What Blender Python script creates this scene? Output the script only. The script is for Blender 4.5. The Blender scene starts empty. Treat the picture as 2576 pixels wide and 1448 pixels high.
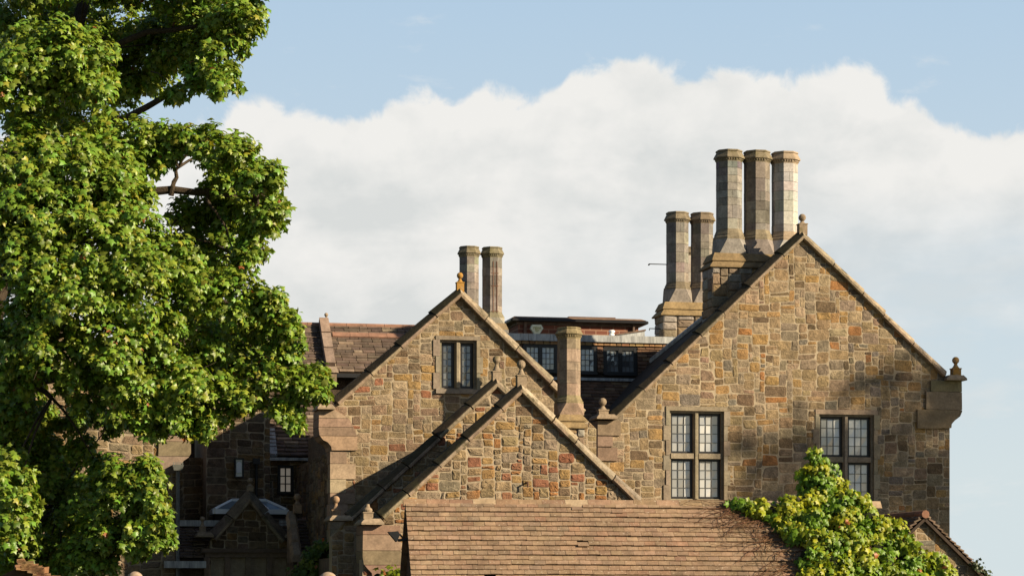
import bpy, math, random
import numpy as np
from mathutils import Vector, Matrix, noise
from mathutils.geometry import tessellate_polygon
R = math.radians
scn = bpy.context.scene
COL = scn.collection

# ------------------------------------------------------------------ camera, sky, sun, exposure
FPX, H0, CX, ZC = 6082.0, 1500.0, 1288.0, 4.2          # focal length in px of a 2576 px wide frame, horizon row, centre column, eye height
cd = bpy.data.cameras.new('camera'); cam = bpy.data.objects.new('camera', cd); COL.objects.link(cam)
cam.location = (0, 0, ZC); cam.rotation_euler = (R(90), 0, 0)
cd.sensor_width = 36.0; cd.lens = 36.0 * FPX / 2576.0
cd.shift_y = (H0 - 724.0) / 2576.0
cd.clip_start = 0.5; cd.clip_end = 6000
scn.camera = cam

SUN_AZ, SUN_EL = 64.0, 23.5                               # azimuth measured from the view axis behind the camera towards the right
S = Vector((math.sin(R(SUN_AZ)) * math.cos(R(SUN_EL)), -math.cos(R(SUN_AZ)) * math.cos(R(SUN_EL)), math.sin(R(SUN_EL))))
ld = bpy.data.lights.new('sun', 'SUN'); ld.energy = 5.0; ld.angle = R(0.5); ld.color = (1.0, 0.835, 0.59)
sun = bpy.data.objects.new('sun', ld); COL.objects.link(sun)
sun.rotation_euler = S.to_track_quat('Z', 'Y').to_euler(); sun.location = (30, -15, 30)

scn.view_settings.view_transform = 'Standard'; scn.view_settings.look = 'None'
scn.view_settings.exposure = 0.97; scn.view_settings.gamma = 1.0
scn.view_settings.use_curve_mapping = False

def build_world():
    w = bpy.data.worlds.new("World"); scn.world = w; w.use_nodes = True
    nt = w.node_tree; N = nt.nodes; L = nt.links; N.clear()
    def nd(t, **k):
        n = N.new(t)
        for a, b in k.items(): setattr(n, a, b)
        return n
    def mth(op, a, b=None, c=None, clamp=False):
        n = nd('ShaderNodeMath', operation=op); n.use_clamp = clamp
        for i, v in enumerate((a, b, c)):
            if v is None: continue
            if isinstance(v, (int, float)): n.inputs[i].default_value = v
            else: L.new(v, n.inputs[i])
        return n.outputs[0]
    out = nd('ShaderNodeOutputWorld')
    sky = nd('ShaderNodeTexSky', sky_type='NISHITA'); sky.sun_disc = False
    sky.sun_elevation = R(SUN_EL); sky.sun_rotation = math.atan2(S.x, S.y)
    sky.air_density = 1.0; sky.dust_density = 0.6; sky.ozone_density = 2.0
    bg1 = nd('ShaderNodeBackground'); bg1.inputs['Strength'].default_value = 0.05
    L.new(sky.outputs[0], bg1.inputs['Color'])
    tc = nd('ShaderNodeTexCoord'); sep = nd('ShaderNodeSeparateXYZ'); L.new(tc.outputs['Generated'], sep.inputs[0])
    az = mth('ARCTAN2', sep.outputs[0], sep.outputs[1])               # 0 straight ahead
    el = mth('ARCSINE', sep.outputs[2])
    # upper outline of the cumulus bank, elevation over azimuth
    u = mth('MULTIPLY_ADD', az, 1.0 / (2 * R(30)), 0.5)
    fc = nd('ShaderNodeFloatCurve'); cv = fc.mapping.curves[0]
    pts = [(-500, 420), (300, 330), (560, 300), (620, 262), (700, 262), (800, 285), (860, 292), (960, 250), (1020, 225), (1090, 215), (1150, 235),
           (1190, 222), (1260, 214), (1340, 232), (1400, 225), (1450, 165), (1520, 155), (1610, 146), (1690, 185), (1760, 205), (1800, 186), (1900, 192),
           (2010, 190), (2080, 172), (2170, 172), (2220, 215), (2260, 262), (2330, 300), (2420, 335), (2450, 362), (2500, 375), (2576, 345), (2700, 330), (3300, 460)]
    P = []
    for x, y in pts:
        a = math.atan((x - CX) / FPX); e = math.atan((H0 - y) / FPX)
        P.append((a / (2 * R(30)) + 0.5, e / R(20)))
    cv.points[0].location = (0.0, 0.5); cv.points[1].location = (1.0, 0.5)
    for p in P: cv.points.new(*p)
    fc.mapping.update()
    L.new(u, fc.inputs['Value'])
    top = mth('MULTIPLY', fc.outputs[0], R(20))
    def nz(scale, detail, rough, dist=0.0, off=(0, 0, 0), sq=(1, 1, 1)):
        mp = nd('ShaderNodeMapping'); mp.inputs['Location'].default_value = off; mp.inputs['Scale'].default_value = sq
        L.new(tc.outputs['Generated'], mp.inputs[0])
        n = nd('ShaderNodeTexNoise'); n.inputs['Scale'].default_value = scale; n.inputs['Detail'].default_value = detail
        n.inputs['Roughness'].default_value = rough; n.inputs['Distortion'].default_value = dist
        L.new(mp.outputs[0], n.inputs['Vector']); return n.outputs[0]
    n1 = nz(48, 9, 0.58, 0.3); n2 = nz(14, 6, 0.55, 0.2, (3, 1, 2), (1, 1, 2.4)); n3 = nz(22, 8, 0.6, 0.2, (7, 2, 5), (1, 1, 2.8))
    d = mth('SUBTRACT', top, el)
    d = mth('MULTIPLY_ADD', mth('SUBTRACT', n1, 0.5), 0.030, d)
    dens = nd('ShaderNodeMapRange', interpolation_type='SMOOTHSTEP'); L.new(d, dens.inputs[0])
    dens.inputs[1].default_value = -0.0012; dens.inputs[2].default_value = 0.0055
    # the bank thins out into veils low down and to the right
    lowr = mth('MULTIPLY_ADD', az, 1.0 / R(9), 0.1)                     # 0.1 at centre .. 1.3 at right edge
    hgt = nd('ShaderNodeMapRange'); L.new(el, hgt.inputs[0]); hgt.inputs[1].default_value = R(9.5); hgt.inputs[2].default_value = R(5.0)
    thin = mth('MULTIPLY', mth('MAXIMUM', lowr, 0.0), hgt.outputs[0])
    thin = mth('MULTIPLY', thin, mth('MULTIPLY_ADD', n3, 1.6, 0.0))
    cov = mth('SUBTRACT', dens.outputs[0], mth('MULTIPLY', thin, 1.0), clamp=True)
    # small puffs in the clear part
    pf = nd('ShaderNodeMapRange', interpolation_type='SMOOTHSTEP'); L.new(n3, pf.inputs[0]); pf.inputs[1].default_value = 0.60; pf.inputs[2].default_value = 0.82
    cov = mth('MAXIMUM', cov, mth('MULTIPLY', pf.outputs[0], 0.5))
    # brightness inside the cloud: bright tops, soft grey bellies
    belly = nd('ShaderNodeMapRange', interpolation_type='SMOOTHSTEP'); L.new(d, belly.inputs[0]); belly.inputs[1].default_value = 0.006; belly.inputs[2].default_value = 0.05
    sh = nd('ShaderNodeMapRange', interpolation_type='SMOOTHSTEP'); L.new(n2, sh.inputs[0]); sh.inputs[1].default_value = 0.40; sh.inputs[2].default_value = 0.66
    shade = mth('MULTIPLY', mth('MULTIPLY_ADD', sh.outputs[0], 0.75, 0.25), belly.outputs[0])
    # billows: relief of the cloud surface lit from the sun's side
    ra = nz(34, 7, 0.55, 0.2, (5, 3, 1), (1, 1, 1.25)); rb = nz(34, 7, 0.55, 0.2, (5.010, 3, 1.010), (1, 1, 1.25))
    rc = nz(13, 4, 0.5, 0.2, (2, 6, 1), (1, 1, 1.5)); rd_ = nz(13, 4, 0.5, 0.2, (2.024, 6, 1.026), (1, 1, 1.5))
    rel = mth('ADD', mth('MULTIPLY', mth('SUBTRACT', rb, ra), 1.5), mth('MULTIPLY', mth('SUBTRACT', rd_, rc), 1.6))
    shade = mth('ADD', shade, rel, clamp=True)
    mx = nd('ShaderNodeMix', data_type='RGBA'); L.new(shade, mx.inputs[0])
    mx.inputs[6].default_value = (0.90, 0.89, 0.86, 1); mx.inputs[7].default_value = (0.72, 0.74, 0.73, 1)
    # clear air: blue above, paler towards the horizon
    air = nd('ShaderNodeMapRange'); L.new(el, air.inputs[0]); air.inputs[1].default_value = R(3); air.inputs[2].default_value = R(15)
    ma = nd('ShaderNodeMix', data_type='RGBA'); L.new(air.outputs[0], ma.inputs[0])
    ma.inputs[6].default_value = (0.68, 0.77, 0.795, 1); ma.inputs[7].default_value = (0.445, 0.61, 0.785, 1)
    mc = nd('ShaderNodeMix', data_type='RGBA'); L.new(cov, mc.inputs[0]); L.new(ma.outputs[2], mc.inputs[6]); L.new(mx.outputs[2], mc.inputs[7])
    bg2 = nd('ShaderNodeBackground'); L.new(mc.outputs[2], bg2.inputs['Color']); bg2.inputs['Strength'].default_value = 0.495
    # the bright low sky ahead fades into the plain deep sky overhead and behind
    fe = nd('ShaderNodeMapRange', interpolation_type='SMOOTHSTEP'); L.new(el, fe.inputs[0]); fe.inputs[1].default_value = R(27); fe.inputs[2].default_value = R(15)
    fa = nd('ShaderNodeMapRange', interpolation_type='SMOOTHSTEP'); L.new(mth('ABSOLUTE', az), fa.inputs[0]); fa.inputs[1].default_value = R(75); fa.inputs[2].default_value = R(30)
    ms = nd('ShaderNodeMixShader'); L.new(mth('MULTIPLY', fe.outputs[0], fa.outputs[0]), ms.inputs[0])
    L.new(bg1.outputs[0], ms.inputs[1]); L.new(bg2.outputs[0], ms.inputs[2]); L.new(ms.outputs[0], out.inputs[0])
build_world()

# ------------------------------------------------------------------ helpers
class Fr:
    """local frame of a facade: x along the wall, y into the building, z up"""
    def __init__(s, px, depth, a):
        s.a = R(a); s.o = Vector(((px - CX) / FPX * depth, depth, 0))
        s.u = Vector((math.cos(s.a), math.sin(s.a), 0)); s.n = Vector((-math.sin(s.a), math.cos(s.a), 0))
        s.M = Matrix.Translation(s.o) @ Matrix.Rotation(s.a, 4, 'Z')
    def P(s, px, py, t=0.0):                                # where the sight line through (px,py) meets the plane t: (along, z)
        d = Vector(((px - CX) / FPX, 1, (H0 - py) / FPX))
        k = (s.o.dot(s.n) + t) / d.dot(s.n); p = d * k
        return ((p - s.o).dot(s.u), p.z + ZC)
    def X(s, px, t=0.0): return s.P(px, H0, t)[0]
    def Z(s, px, py, t=0.0): return s.P(px, py, t)[1]

class MB:
    def __init__(s): s.v, s.f, s.m, s.c = [], [], [], []
    def add(s, vs, fs, m=0, c=(1, 1, 1)):
        b = len(s.v); s.v += [tuple(p) for p in vs]
        multi = isinstance(c, list)
        for i, f in enumerate(fs):
            s.f.append([b + k for k in f]); s.m.append(m); s.c.append(c[i] if multi else c)
    def hexa(s, p, m=0, c=(1, 1, 1)):                         # 8 points: 4 bottom, 4 top
        s.add(p, [(3, 2, 1, 0), (4, 5, 6, 7), (0, 1, 5, 4), (1, 2, 6, 5), (2, 3, 7, 6), (3, 0, 4, 7)], m, c)
    def box(s, x0, x1, y0, y1, z0, z1, m=0, c=(1, 1, 1)):
        s.hexa([(x0, y0, z0), (x1, y0, z0), (x1, y1, z0), (x0, y1, z0), (x0, y0, z1), (x1, y0, z1), (x1, y1, z1), (x0, y1, z1)], m, c)
    def frust(s, b, z0, t, z1, m=0, c=(1, 1, 1)):              # b, t = (x0,x1,y0,y1)
        s.hexa([(b[0], b[2], z0), (b[1], b[2], z0), (b[1], b[3], z0), (b[0], b[3], z0), (t[0], t[2], z1), (t[1], t[2], z1), (t[1], t[3], z1), (t[0], t[3], z1)], m, c)
    def prism(s, poly, y0, y1, m=0, c=(1, 1, 1)):             # poly in (x,z)
        n = len(poly); vs = [(x, y0, z) for x, z in poly] + [(x, y1, z) for x, z in poly]
        ar = sum(poly[i][0] * poly[(i + 1) % n][1] - poly[(i + 1) % n][0] * poly[i][1] for i in range(n))
        fs = [tuple(range(n)), tuple(range(2 * n - 1, n - 1, -1))] + [(i, i + n, (i + 1) % n + n, (i + 1) % n) for i in range(n)]
        if ar < 0: fs = [tuple(reversed(f)) for f in fs]
        s.add(vs, fs, m, c)
    def lathe(s, cx, cy, prof, seg=12, m=0, c=(1, 1, 1), rot=0.0, cols=None):   # prof: (r,z) bottom to top
        vs, fs, cc = [], [], []
        for r, z in prof:
            for k in range(seg):
                a = rot + 2 * math.pi * k / seg; vs.append((cx + r * math.cos(a), cy + r * math.sin(a), z))
        for i in range(len(prof) - 1):
            for k in range(seg):
                k2 = (k + 1) % seg; fs.append((i * seg + k, i * seg + k2, (i + 1) * seg + k2, (i + 1) * seg + k)); cc.append(cols(i, k) if cols else c)
        fs.append(tuple(reversed(range(seg)))); cc.append(c)
        fs.append(tuple((len(prof) - 1) * seg + k for k in range(seg))); cc.append(c)
        s.add(vs, fs, m, cc)
    def tube(s, pts, rad, seg=6, m=0, c=(1, 1, 1)):
        pts = [Vector(p) for p in pts]; n = len(pts)
        rad = rad if isinstance(rad, (list, tuple)) else [rad] * n
        vs, fs = [], []; up = Vector((0.13, 0.31, 0.94))
        for i, p in enumerate(pts):
            d = (pts[min(i + 1, n - 1)] - pts[max(i - 1, 0)]); d = d.normalized() if d.length > 1e-9 else Vector((0, 0, 1))
            a = d.cross(up); a = a.normalized() if a.length > 1e-4 else d.cross(Vector((1, 0, 0))).normalized(); b = d.cross(a)
            for k in range(seg):
                t = 2 * math.pi * k / seg; vs.append(p + (a * math.cos(t) + b * math.sin(t)) * rad[i])
        for i in range(n - 1):
            for k in range(seg):
                k2 = (k + 1) % seg; fs.append((i * seg + k, i * seg + k2, (i + 1) * seg + k2, (i + 1) * seg + k))
        fs.append(tuple(range(seg))); fs.append(tuple((n - 1) * seg + k for k in reversed(range(seg))))
        s.add(vs, fs, m, c)
    def build(s, name, mats, parent=None, M=None, smooth=False):
        me = bpy.data.meshes.new(name); me.from_pydata(s.v, [], s.f)
        for mt in (mats if isinstance(mats, (list, tuple)) else [mats]): me.materials.append(mt)
        me.polygons.foreach_set('material_index', s.m)
        at = me.attributes.new('Col', 'FLOAT_COLOR', 'FACE')
        a = np.ones((len(s.f), 4), dtype=np.float32); a[:, :3] = np.array(s.c, dtype=np.float32); at.data.foreach_set('color', a.ravel())
        if smooth: me.polygons.foreach_set('use_smooth', [True] * len(s.f))
        me.update()
        o = bpy.data.objects.new(name, me); COL.objects.link(o)
        if parent is not None: o.parent = parent
        elif M is not None: o.matrix_world = M
        return o

def tag(o, label=None, cat=None, group=None, kind=None):
    if label: o['label'] = label
    if cat: o['category'] = cat
    if group: o['group'] = group
    if kind: o['kind'] = kind
    return o
def thing(name, label, cat, fr, group=None):
    o = bpy.data.objects.new(name, None); COL.objects.link(o); o.matrix_world = fr.M; o.empty_display_size = 0.3
    return tag(o, label, cat, group)

rnd = random.Random(7)
def jit(c, r, amt=0.15):
    k = 1 + r.uniform(-amt, amt); return tuple(max(0.0, x * k * (1 + r.uniform(-amt, amt) * 0.3)) for x in c)
def pick(pal, r):
    t = r.uniform(0, sum(w for _, w in pal))
    for c, w in pal:
        t -= w
        if t <= 0: return c
    return pal[-1][0]

# ------------------------------------------------------------------ materials
def mat(name, fn):
    m = bpy.data.materials.new(name); m.use_nodes = True
    nt = m.node_tree; b = nt.nodes['Principled BSDF']; fn(nt, b); return m
def nnode(nt, t, **k):
    n = nt.nodes.new(t)
    for a, v in k.items(): setattr(n, a, v)
    return n
def noise_tex(nt, scale, detail=6, rough=0.6, dist=0.0, coord='Object', sq=None):
    tc = nnode(nt, 'ShaderNodeTexCoord'); n = nnode(nt, 'ShaderNodeTexNoise')
    n.inputs['Scale'].default_value = scale; n.inputs['Detail'].default_value = detail; n.inputs['Roughness'].default_value = rough; n.inputs['Distortion'].default_value = dist
    if sq:
        mp = nnode(nt, 'ShaderNodeMapping'); mp.inputs['Scale'].default_value = sq
        nt.links.new(tc.outputs[coord], mp.inputs[0]); nt.links.new(mp.outputs[0], n.inputs['Vector'])
    else: nt.links.new(tc.outputs[coord], n.inputs['Vector'])
    return n.outputs[0]
def ramp(nt, src, lo, hi, a, b):
    m = nnode(nt, 'ShaderNodeMapRange'); nt.links.new(src, m.inputs[0])
    for i, v in enumerate((lo, hi, a, b)): m.inputs[i + 1].default_value = v
    return m.outputs[0]
def mixc(nt, fac, a, b, mode='MIX'):
    m = nnode(nt, 'ShaderNodeMix', data_type='RGBA', blend_type=mode)
    for sock, v in ((m.inputs[0], fac), (m.inputs[6], a), (m.inputs[7], b)):
        if isinstance(v, (int, float)): sock.default_value = v
        elif isinstance(v, tuple): sock.default_value = (*v, 1)
        else: nt.links.new(v, sock)
    return m.outputs[2]
def scalec(nt, col, f):
    h = nnode(nt, 'ShaderNodeVectorMath', operation='SCALE'); nt.links.new(col, h.inputs[0])
    if isinstance(f, (int, float)): h.inputs[3].default_value = f
    else: nt.links.new(f, h.inputs[3])
    return h.outputs[0]
def bumpn(nt, b, h, strength, dist):
    n = nnode(nt, 'ShaderNodeBump'); n.inputs['Strength'].default_value = strength; n.inputs['Distance'].default_value = dist
    nt.links.new(h, n.inputs['Height']); nt.links.new(n.outputs[0], b.inputs['Normal'])
def colattr(nt):
    a = nnode(nt, 'ShaderNodeAttribute'); a.attribute_name = 'Col'; return a.outputs['Color']

def stone_mat(name, sc=9.0, lo=0.62, hi=1.3, bump=0.6, dist=0.012, lichen=None, lich_lo=0.62, big=False):
    def fn(nt, b):
        c = colattr(nt)
        n = noise_tex(nt, sc, 9, 0.65, 0.4); c = scalec(nt, c, ramp(nt, n, 0.3, 0.72, lo, hi))
        n2 = noise_tex(nt, sc * 5, 4, 0.7); c = scalec(nt, c, ramp(nt, n2, 0.35, 0.65, 0.82, 1.16))
        n4 = noise_tex(nt, 0.55, 5, 0.6, 0.6); c = scalec(nt, c, ramp(nt, n4, 0.3, 0.7, 0.80, 1.14))
        if big:
            n5 = noise_tex(nt, 1.3, 7, 0.7, 0.8, sq=(1, 1, .45)); c = mixc(nt, ramp(nt, n5, 0.5, 0.72, 0, 0.5), c, (0.13, 0.105, 0.07))
        if lichen:
            n3 = noise_tex(nt, 3.2, 8, 0.7, 0.5); c = mixc(nt, ramp(nt, n3, lich_lo, lich_lo + 0.1, 0, 0.8), c, lichen)
        nt.links.new(c, b.inputs['Base Color']); b.inputs['Roughness'].default_value = 0.93; b.inputs['Specular IOR Level'].default_value = 0.2
        bumpn(nt, b, noise_tex(nt, sc * 3.2, 8, 0.7, 0.6), bump, dist)
    return mat(name, fn)
M_RUB = stone_mat('rubble_stone', 7.0, 0.5, 1.4, 0.9, 0.035, big=True)
M_DRS = stone_mat('dressed_stone', 5.0, 0.72, 1.2, 0.5, 0.008)
M_COP = stone_mat('weathered_coping', 6.0, 0.5, 1.3, 0.7, 0.014, (0.06, 0.052, 0.024), 0.54)
M_CHM = stone_mat('chimney_stone', 5.0, 0.6, 1.25, 0.6, 0.010, (0.10, 0.085, 0.075), 0.62)
M_MOSS = stone_mat('mossy_stone', 6.0, 0.6, 1.25, 0.6, 0.012, (0.10, 0.085, 0.035), 0.54)
M_PALE = stone_mat('pale_new_stone', 4.0, 0.86, 1.1, 0.4, 0.006)
M_LIC = stone_mat('lichen_stone', 8.0, 0.7, 1.3, 0.6, 0.01, (0.33, 0.16, 0.015), 0.36)
def fn(nt, b):
    n = noise_tex(nt, 11, 8, 0.7); c = mixc(nt, ramp(nt, n, 0.3, 0.7, 0, 1), (0.265, 0.205, 0.14), (0.42, 0.345, 0.24))
    n2 = noise_tex(nt, 1.1, 4, 0.6); c = scalec(nt, c, ramp(nt, n2, 0.3, 0.7, 0.7, 1.1))
    nt.links.new(c, b.inputs['Base Color']); b.inputs['Roughness'].default_value = 1.0; b.inputs['Specular IOR Level'].default_value = 0.1
    bumpn(nt, b, noise_tex(nt, 30, 6, 0.7), 0.8, 0.012)
M_MORT = mat('lime_mortar', fn)
def tile_mat(name, speck, splo=0.66, sc=7.0, lo=0.65, hi=1.25):
    def fn(nt, b):
        c = colattr(nt); n = noise_tex(nt, sc, 8, 0.7, 0.3); c = scalec(nt, c, ramp(nt, n, 0.3, 0.7, lo, hi))
        n4 = noise_tex(nt, 0.9, 6, 0.65, 0.8, sq=(1, 1, .5)); c = scalec(nt, c, ramp(nt, n4, 0.3, 0.7, 0.78, 1.15))
        n2 = noise_tex(nt, 34, 3, 0.5); c = mixc(nt, ramp(nt, n2, splo, splo + 0.06, 0, 0.75), c, speck)
        nt.links.new(c, b.inputs['Base Color']); b.inputs['Roughness'].default_value = 0.9; b.inputs['Specular IOR Level'].default_value = 0.25
        bumpn(nt, b, noise_tex(nt, 24, 6, 0.7), 0.5, 0.008)
    return mat(name, fn)
M_TILE = tile_mat('clay_tile', (0.42, 0.34, 0.25), 0.63)
M_SLATE = tile_mat('stone_slate', (0.34, 0.28, 0.22), 0.72)
def fn(nt, b):
    n = noise_tex(nt, 5, 8, 0.75, 0.3, sq=(3.0, 3.0, 0.35)); c = mixc(nt, ramp(nt, n, 0.32, 0.7, 0, 1), (0.13, 0.135, 0.14), (0.50, 0.51, 0.50))
    nt.links.new(c, b.inputs['Base Color']); b.inputs['Roughness'].default_value = 0.5; b.inputs['Metallic'].default_value = 0.25
M_LEAD = mat('lead_sheet', fn)
def plain(name, col, rough=0.6, metal=0.0, spec=0.4, var=0.25, sc=12):
    def fn(nt, b):
        n = noise_tex(nt, sc, 6, 0.65); c = mixc(nt, ramp(nt, n, 0.3, 0.7, 0, 1), tuple(x * (1 - var) for x in col), tuple(x * (1 + var) for x in col))
        nt.links.new(c, b.inputs['Base Color']); b.inputs['Roughness'].default_value = rough; b.inputs['Metallic'].default_value = metal; b.inputs['Specular IOR Level'].default_value = spec
    return mat(name, fn)
M_BLACK = plain('black_iron', (0.008, 0.008, 0.009), 0.45)
M_WHITE = plain('white_paint', (0.78, 0.80, 0.80), 0.5, var=0.06)
M_RUST = plain('rusty_iron', (0.13, 0.065, 0.04), 0.8, 0.2)
M_CAME = plain('lead_came', (0.07, 0.07, 0.07), 0.5, 0.3)
M_FASC = plain('weathered_fascia', (0.13, 0.085, 0.06), 0.85, var=0.5, sc=9)
M_DARKW = plain('dark_timber', (0.03, 0.022, 0.017), 0.8)
M_TREAD = plain('old_terracotta', (0.22, 0.118, 0.078), 0.85, var=0.35, sc=6)
def fn(nt, b):
    nt.links.new(colattr(nt), b.inputs['Base Color']); b.inputs['Roughness'].default_value = 0.06
    b.inputs['IOR'].default_value = 1.9; b.inputs['Specular IOR Level'].default_value = 0.5
    bumpn(nt, b, noise_tex(nt, 6, 3, 0.5), 0.12, 0.01)
M_GLASS = mat('leaded_glass', fn)
def fn(nt, b):
    tc = nnode(nt, 'ShaderNodeTexCoord'); mp = nnode(nt, 'ShaderNodeMapping'); mp.inputs['Rotation'].default_value = (R(90), 0, 0)
    nt.links.new(tc.outputs['Object'], mp.inputs[0])
    br = nnode(nt, 'ShaderNodeTexBrick'); nt.links.new(mp.outputs[0], br.inputs['Vector'])
    br.inputs['Scale'].default_value = 1.0; br.inputs['Brick Width'].default_value = 0.30; br.inputs['Row Height'].default_value = 0.105; br.inputs['Mortar Size'].default_value = 0.009
    br.inputs['Color1'].default_value = (0.20, 0.065, 0.035, 1); br.inputs['Color2'].default_value = (0.11, 0.035, 0.022, 1); br.inputs['Mortar'].default_value = (0.28, 0.17, 0.11, 1)
    nt.links.new(br.outputs[0], b.inputs['Base Color']); b.inputs['Roughness'].default_value = 0.9
M_BRICK = mat('red_brick', fn)
def leaf_mat(name, trans=0.35, rough=0.38, spec=0.5):
    def fn(nt, b):
        c = colattr(nt); nt.links.new(c, b.inputs['Base Color']); b.inputs['Roughness'].default_value = rough; b.inputs['Specular IOR Level'].default_value = spec
        t = nnode(nt, 'ShaderNodeBsdfTranslucent'); cc = mixc(nt, 1.0, c, (1.5, 1.35, 0.5), 'MULTIPLY'); nt.links.new(cc, t.inputs[0])
        ms = nnode(nt, 'ShaderNodeMixShader'); ms.inputs[0].default_value = trans
        nt.links.new(b.outputs[0], ms.inputs[1]); nt.links.new(t.outputs[0], ms.inputs[2])
        nt.links.new(ms.outputs[0], nt.nodes['Material Output'].inputs[0])
    return mat(name, fn)
M_LEAF = leaf_mat('sycamore_leaf', 0.28, 0.42, 0.4)
M_IVY = leaf_mat('creeper_leaf', 0.25, 0.45, 0.3)
M_BARK = stone_mat('bark', 10.0, 0.5, 1.3, 1.0, 0.03)
def fn(nt, b):
    n = noise_tex(nt, 0.6, 8, 0.7); c = mixc(nt, ramp(nt, n, 0.3, 0.7, 0, 1), (0.035, 0.05, 0.015), (0.07, 0.085, 0.03))
    nt.links.new(c, b.inputs['Base Color']); b.inputs['Roughness'].default_value = 1.0
M_GRASS = mat('grass_ground', fn)
def fn(nt, b):
    b.inputs['Base Color'].default_value = (0.30, 0.42, 0.55, 1); b.inputs['Roughness'].default_value = 0.08; b.inputs['IOR'].default_value = 1.6
M_BLUEGL = mat('lamp_glass', fn)
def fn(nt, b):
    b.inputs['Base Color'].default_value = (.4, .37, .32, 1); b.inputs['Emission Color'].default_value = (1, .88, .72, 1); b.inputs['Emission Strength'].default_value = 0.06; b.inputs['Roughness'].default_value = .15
M_SKYGLOW = mat('sky_glow_pane', fn)  # pane glow stands in for bright sky reflected in the glass

# ------------------------------------------------------------------ masonry
def clip_half(poly, nx, nz, d):                             # keep nx*x+nz*z <= d
    out = []
    for i in range(len(poly)):
        a, b = poly[i], poly[(i + 1) % len(poly)]
        da, db = nx * a[0] + nz * a[1] - d, nx * b[0] + nz * b[1] - d
        if da <= 0: out.append(a)
        if (da < 0 < db) or (db < 0 < da):
            k = da / (da - db); out.append((a[0] + (b[0] - a[0]) * k, a[1] + (b[1] - a[1]) * k))
    return out
def area(p): return 0.5 * sum(p[i][0] * p[(i + 1) % len(p)][1] - p[(i + 1) % len(p)][0] * p[i][1] for i in range(len(p)))
def ccw(p): return p if area(p) > 0 else list(reversed(p))
def wav(x, z, k):
    return math.sin(1.9 * x + 2.3 * z + k) * 0.5 + math.sin(3.1 * x - 4.7 * z + 2 * k) * 0.3 + math.sin(-5.3 * x + 2.9 * z + 3 * k) * 0.2

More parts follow.
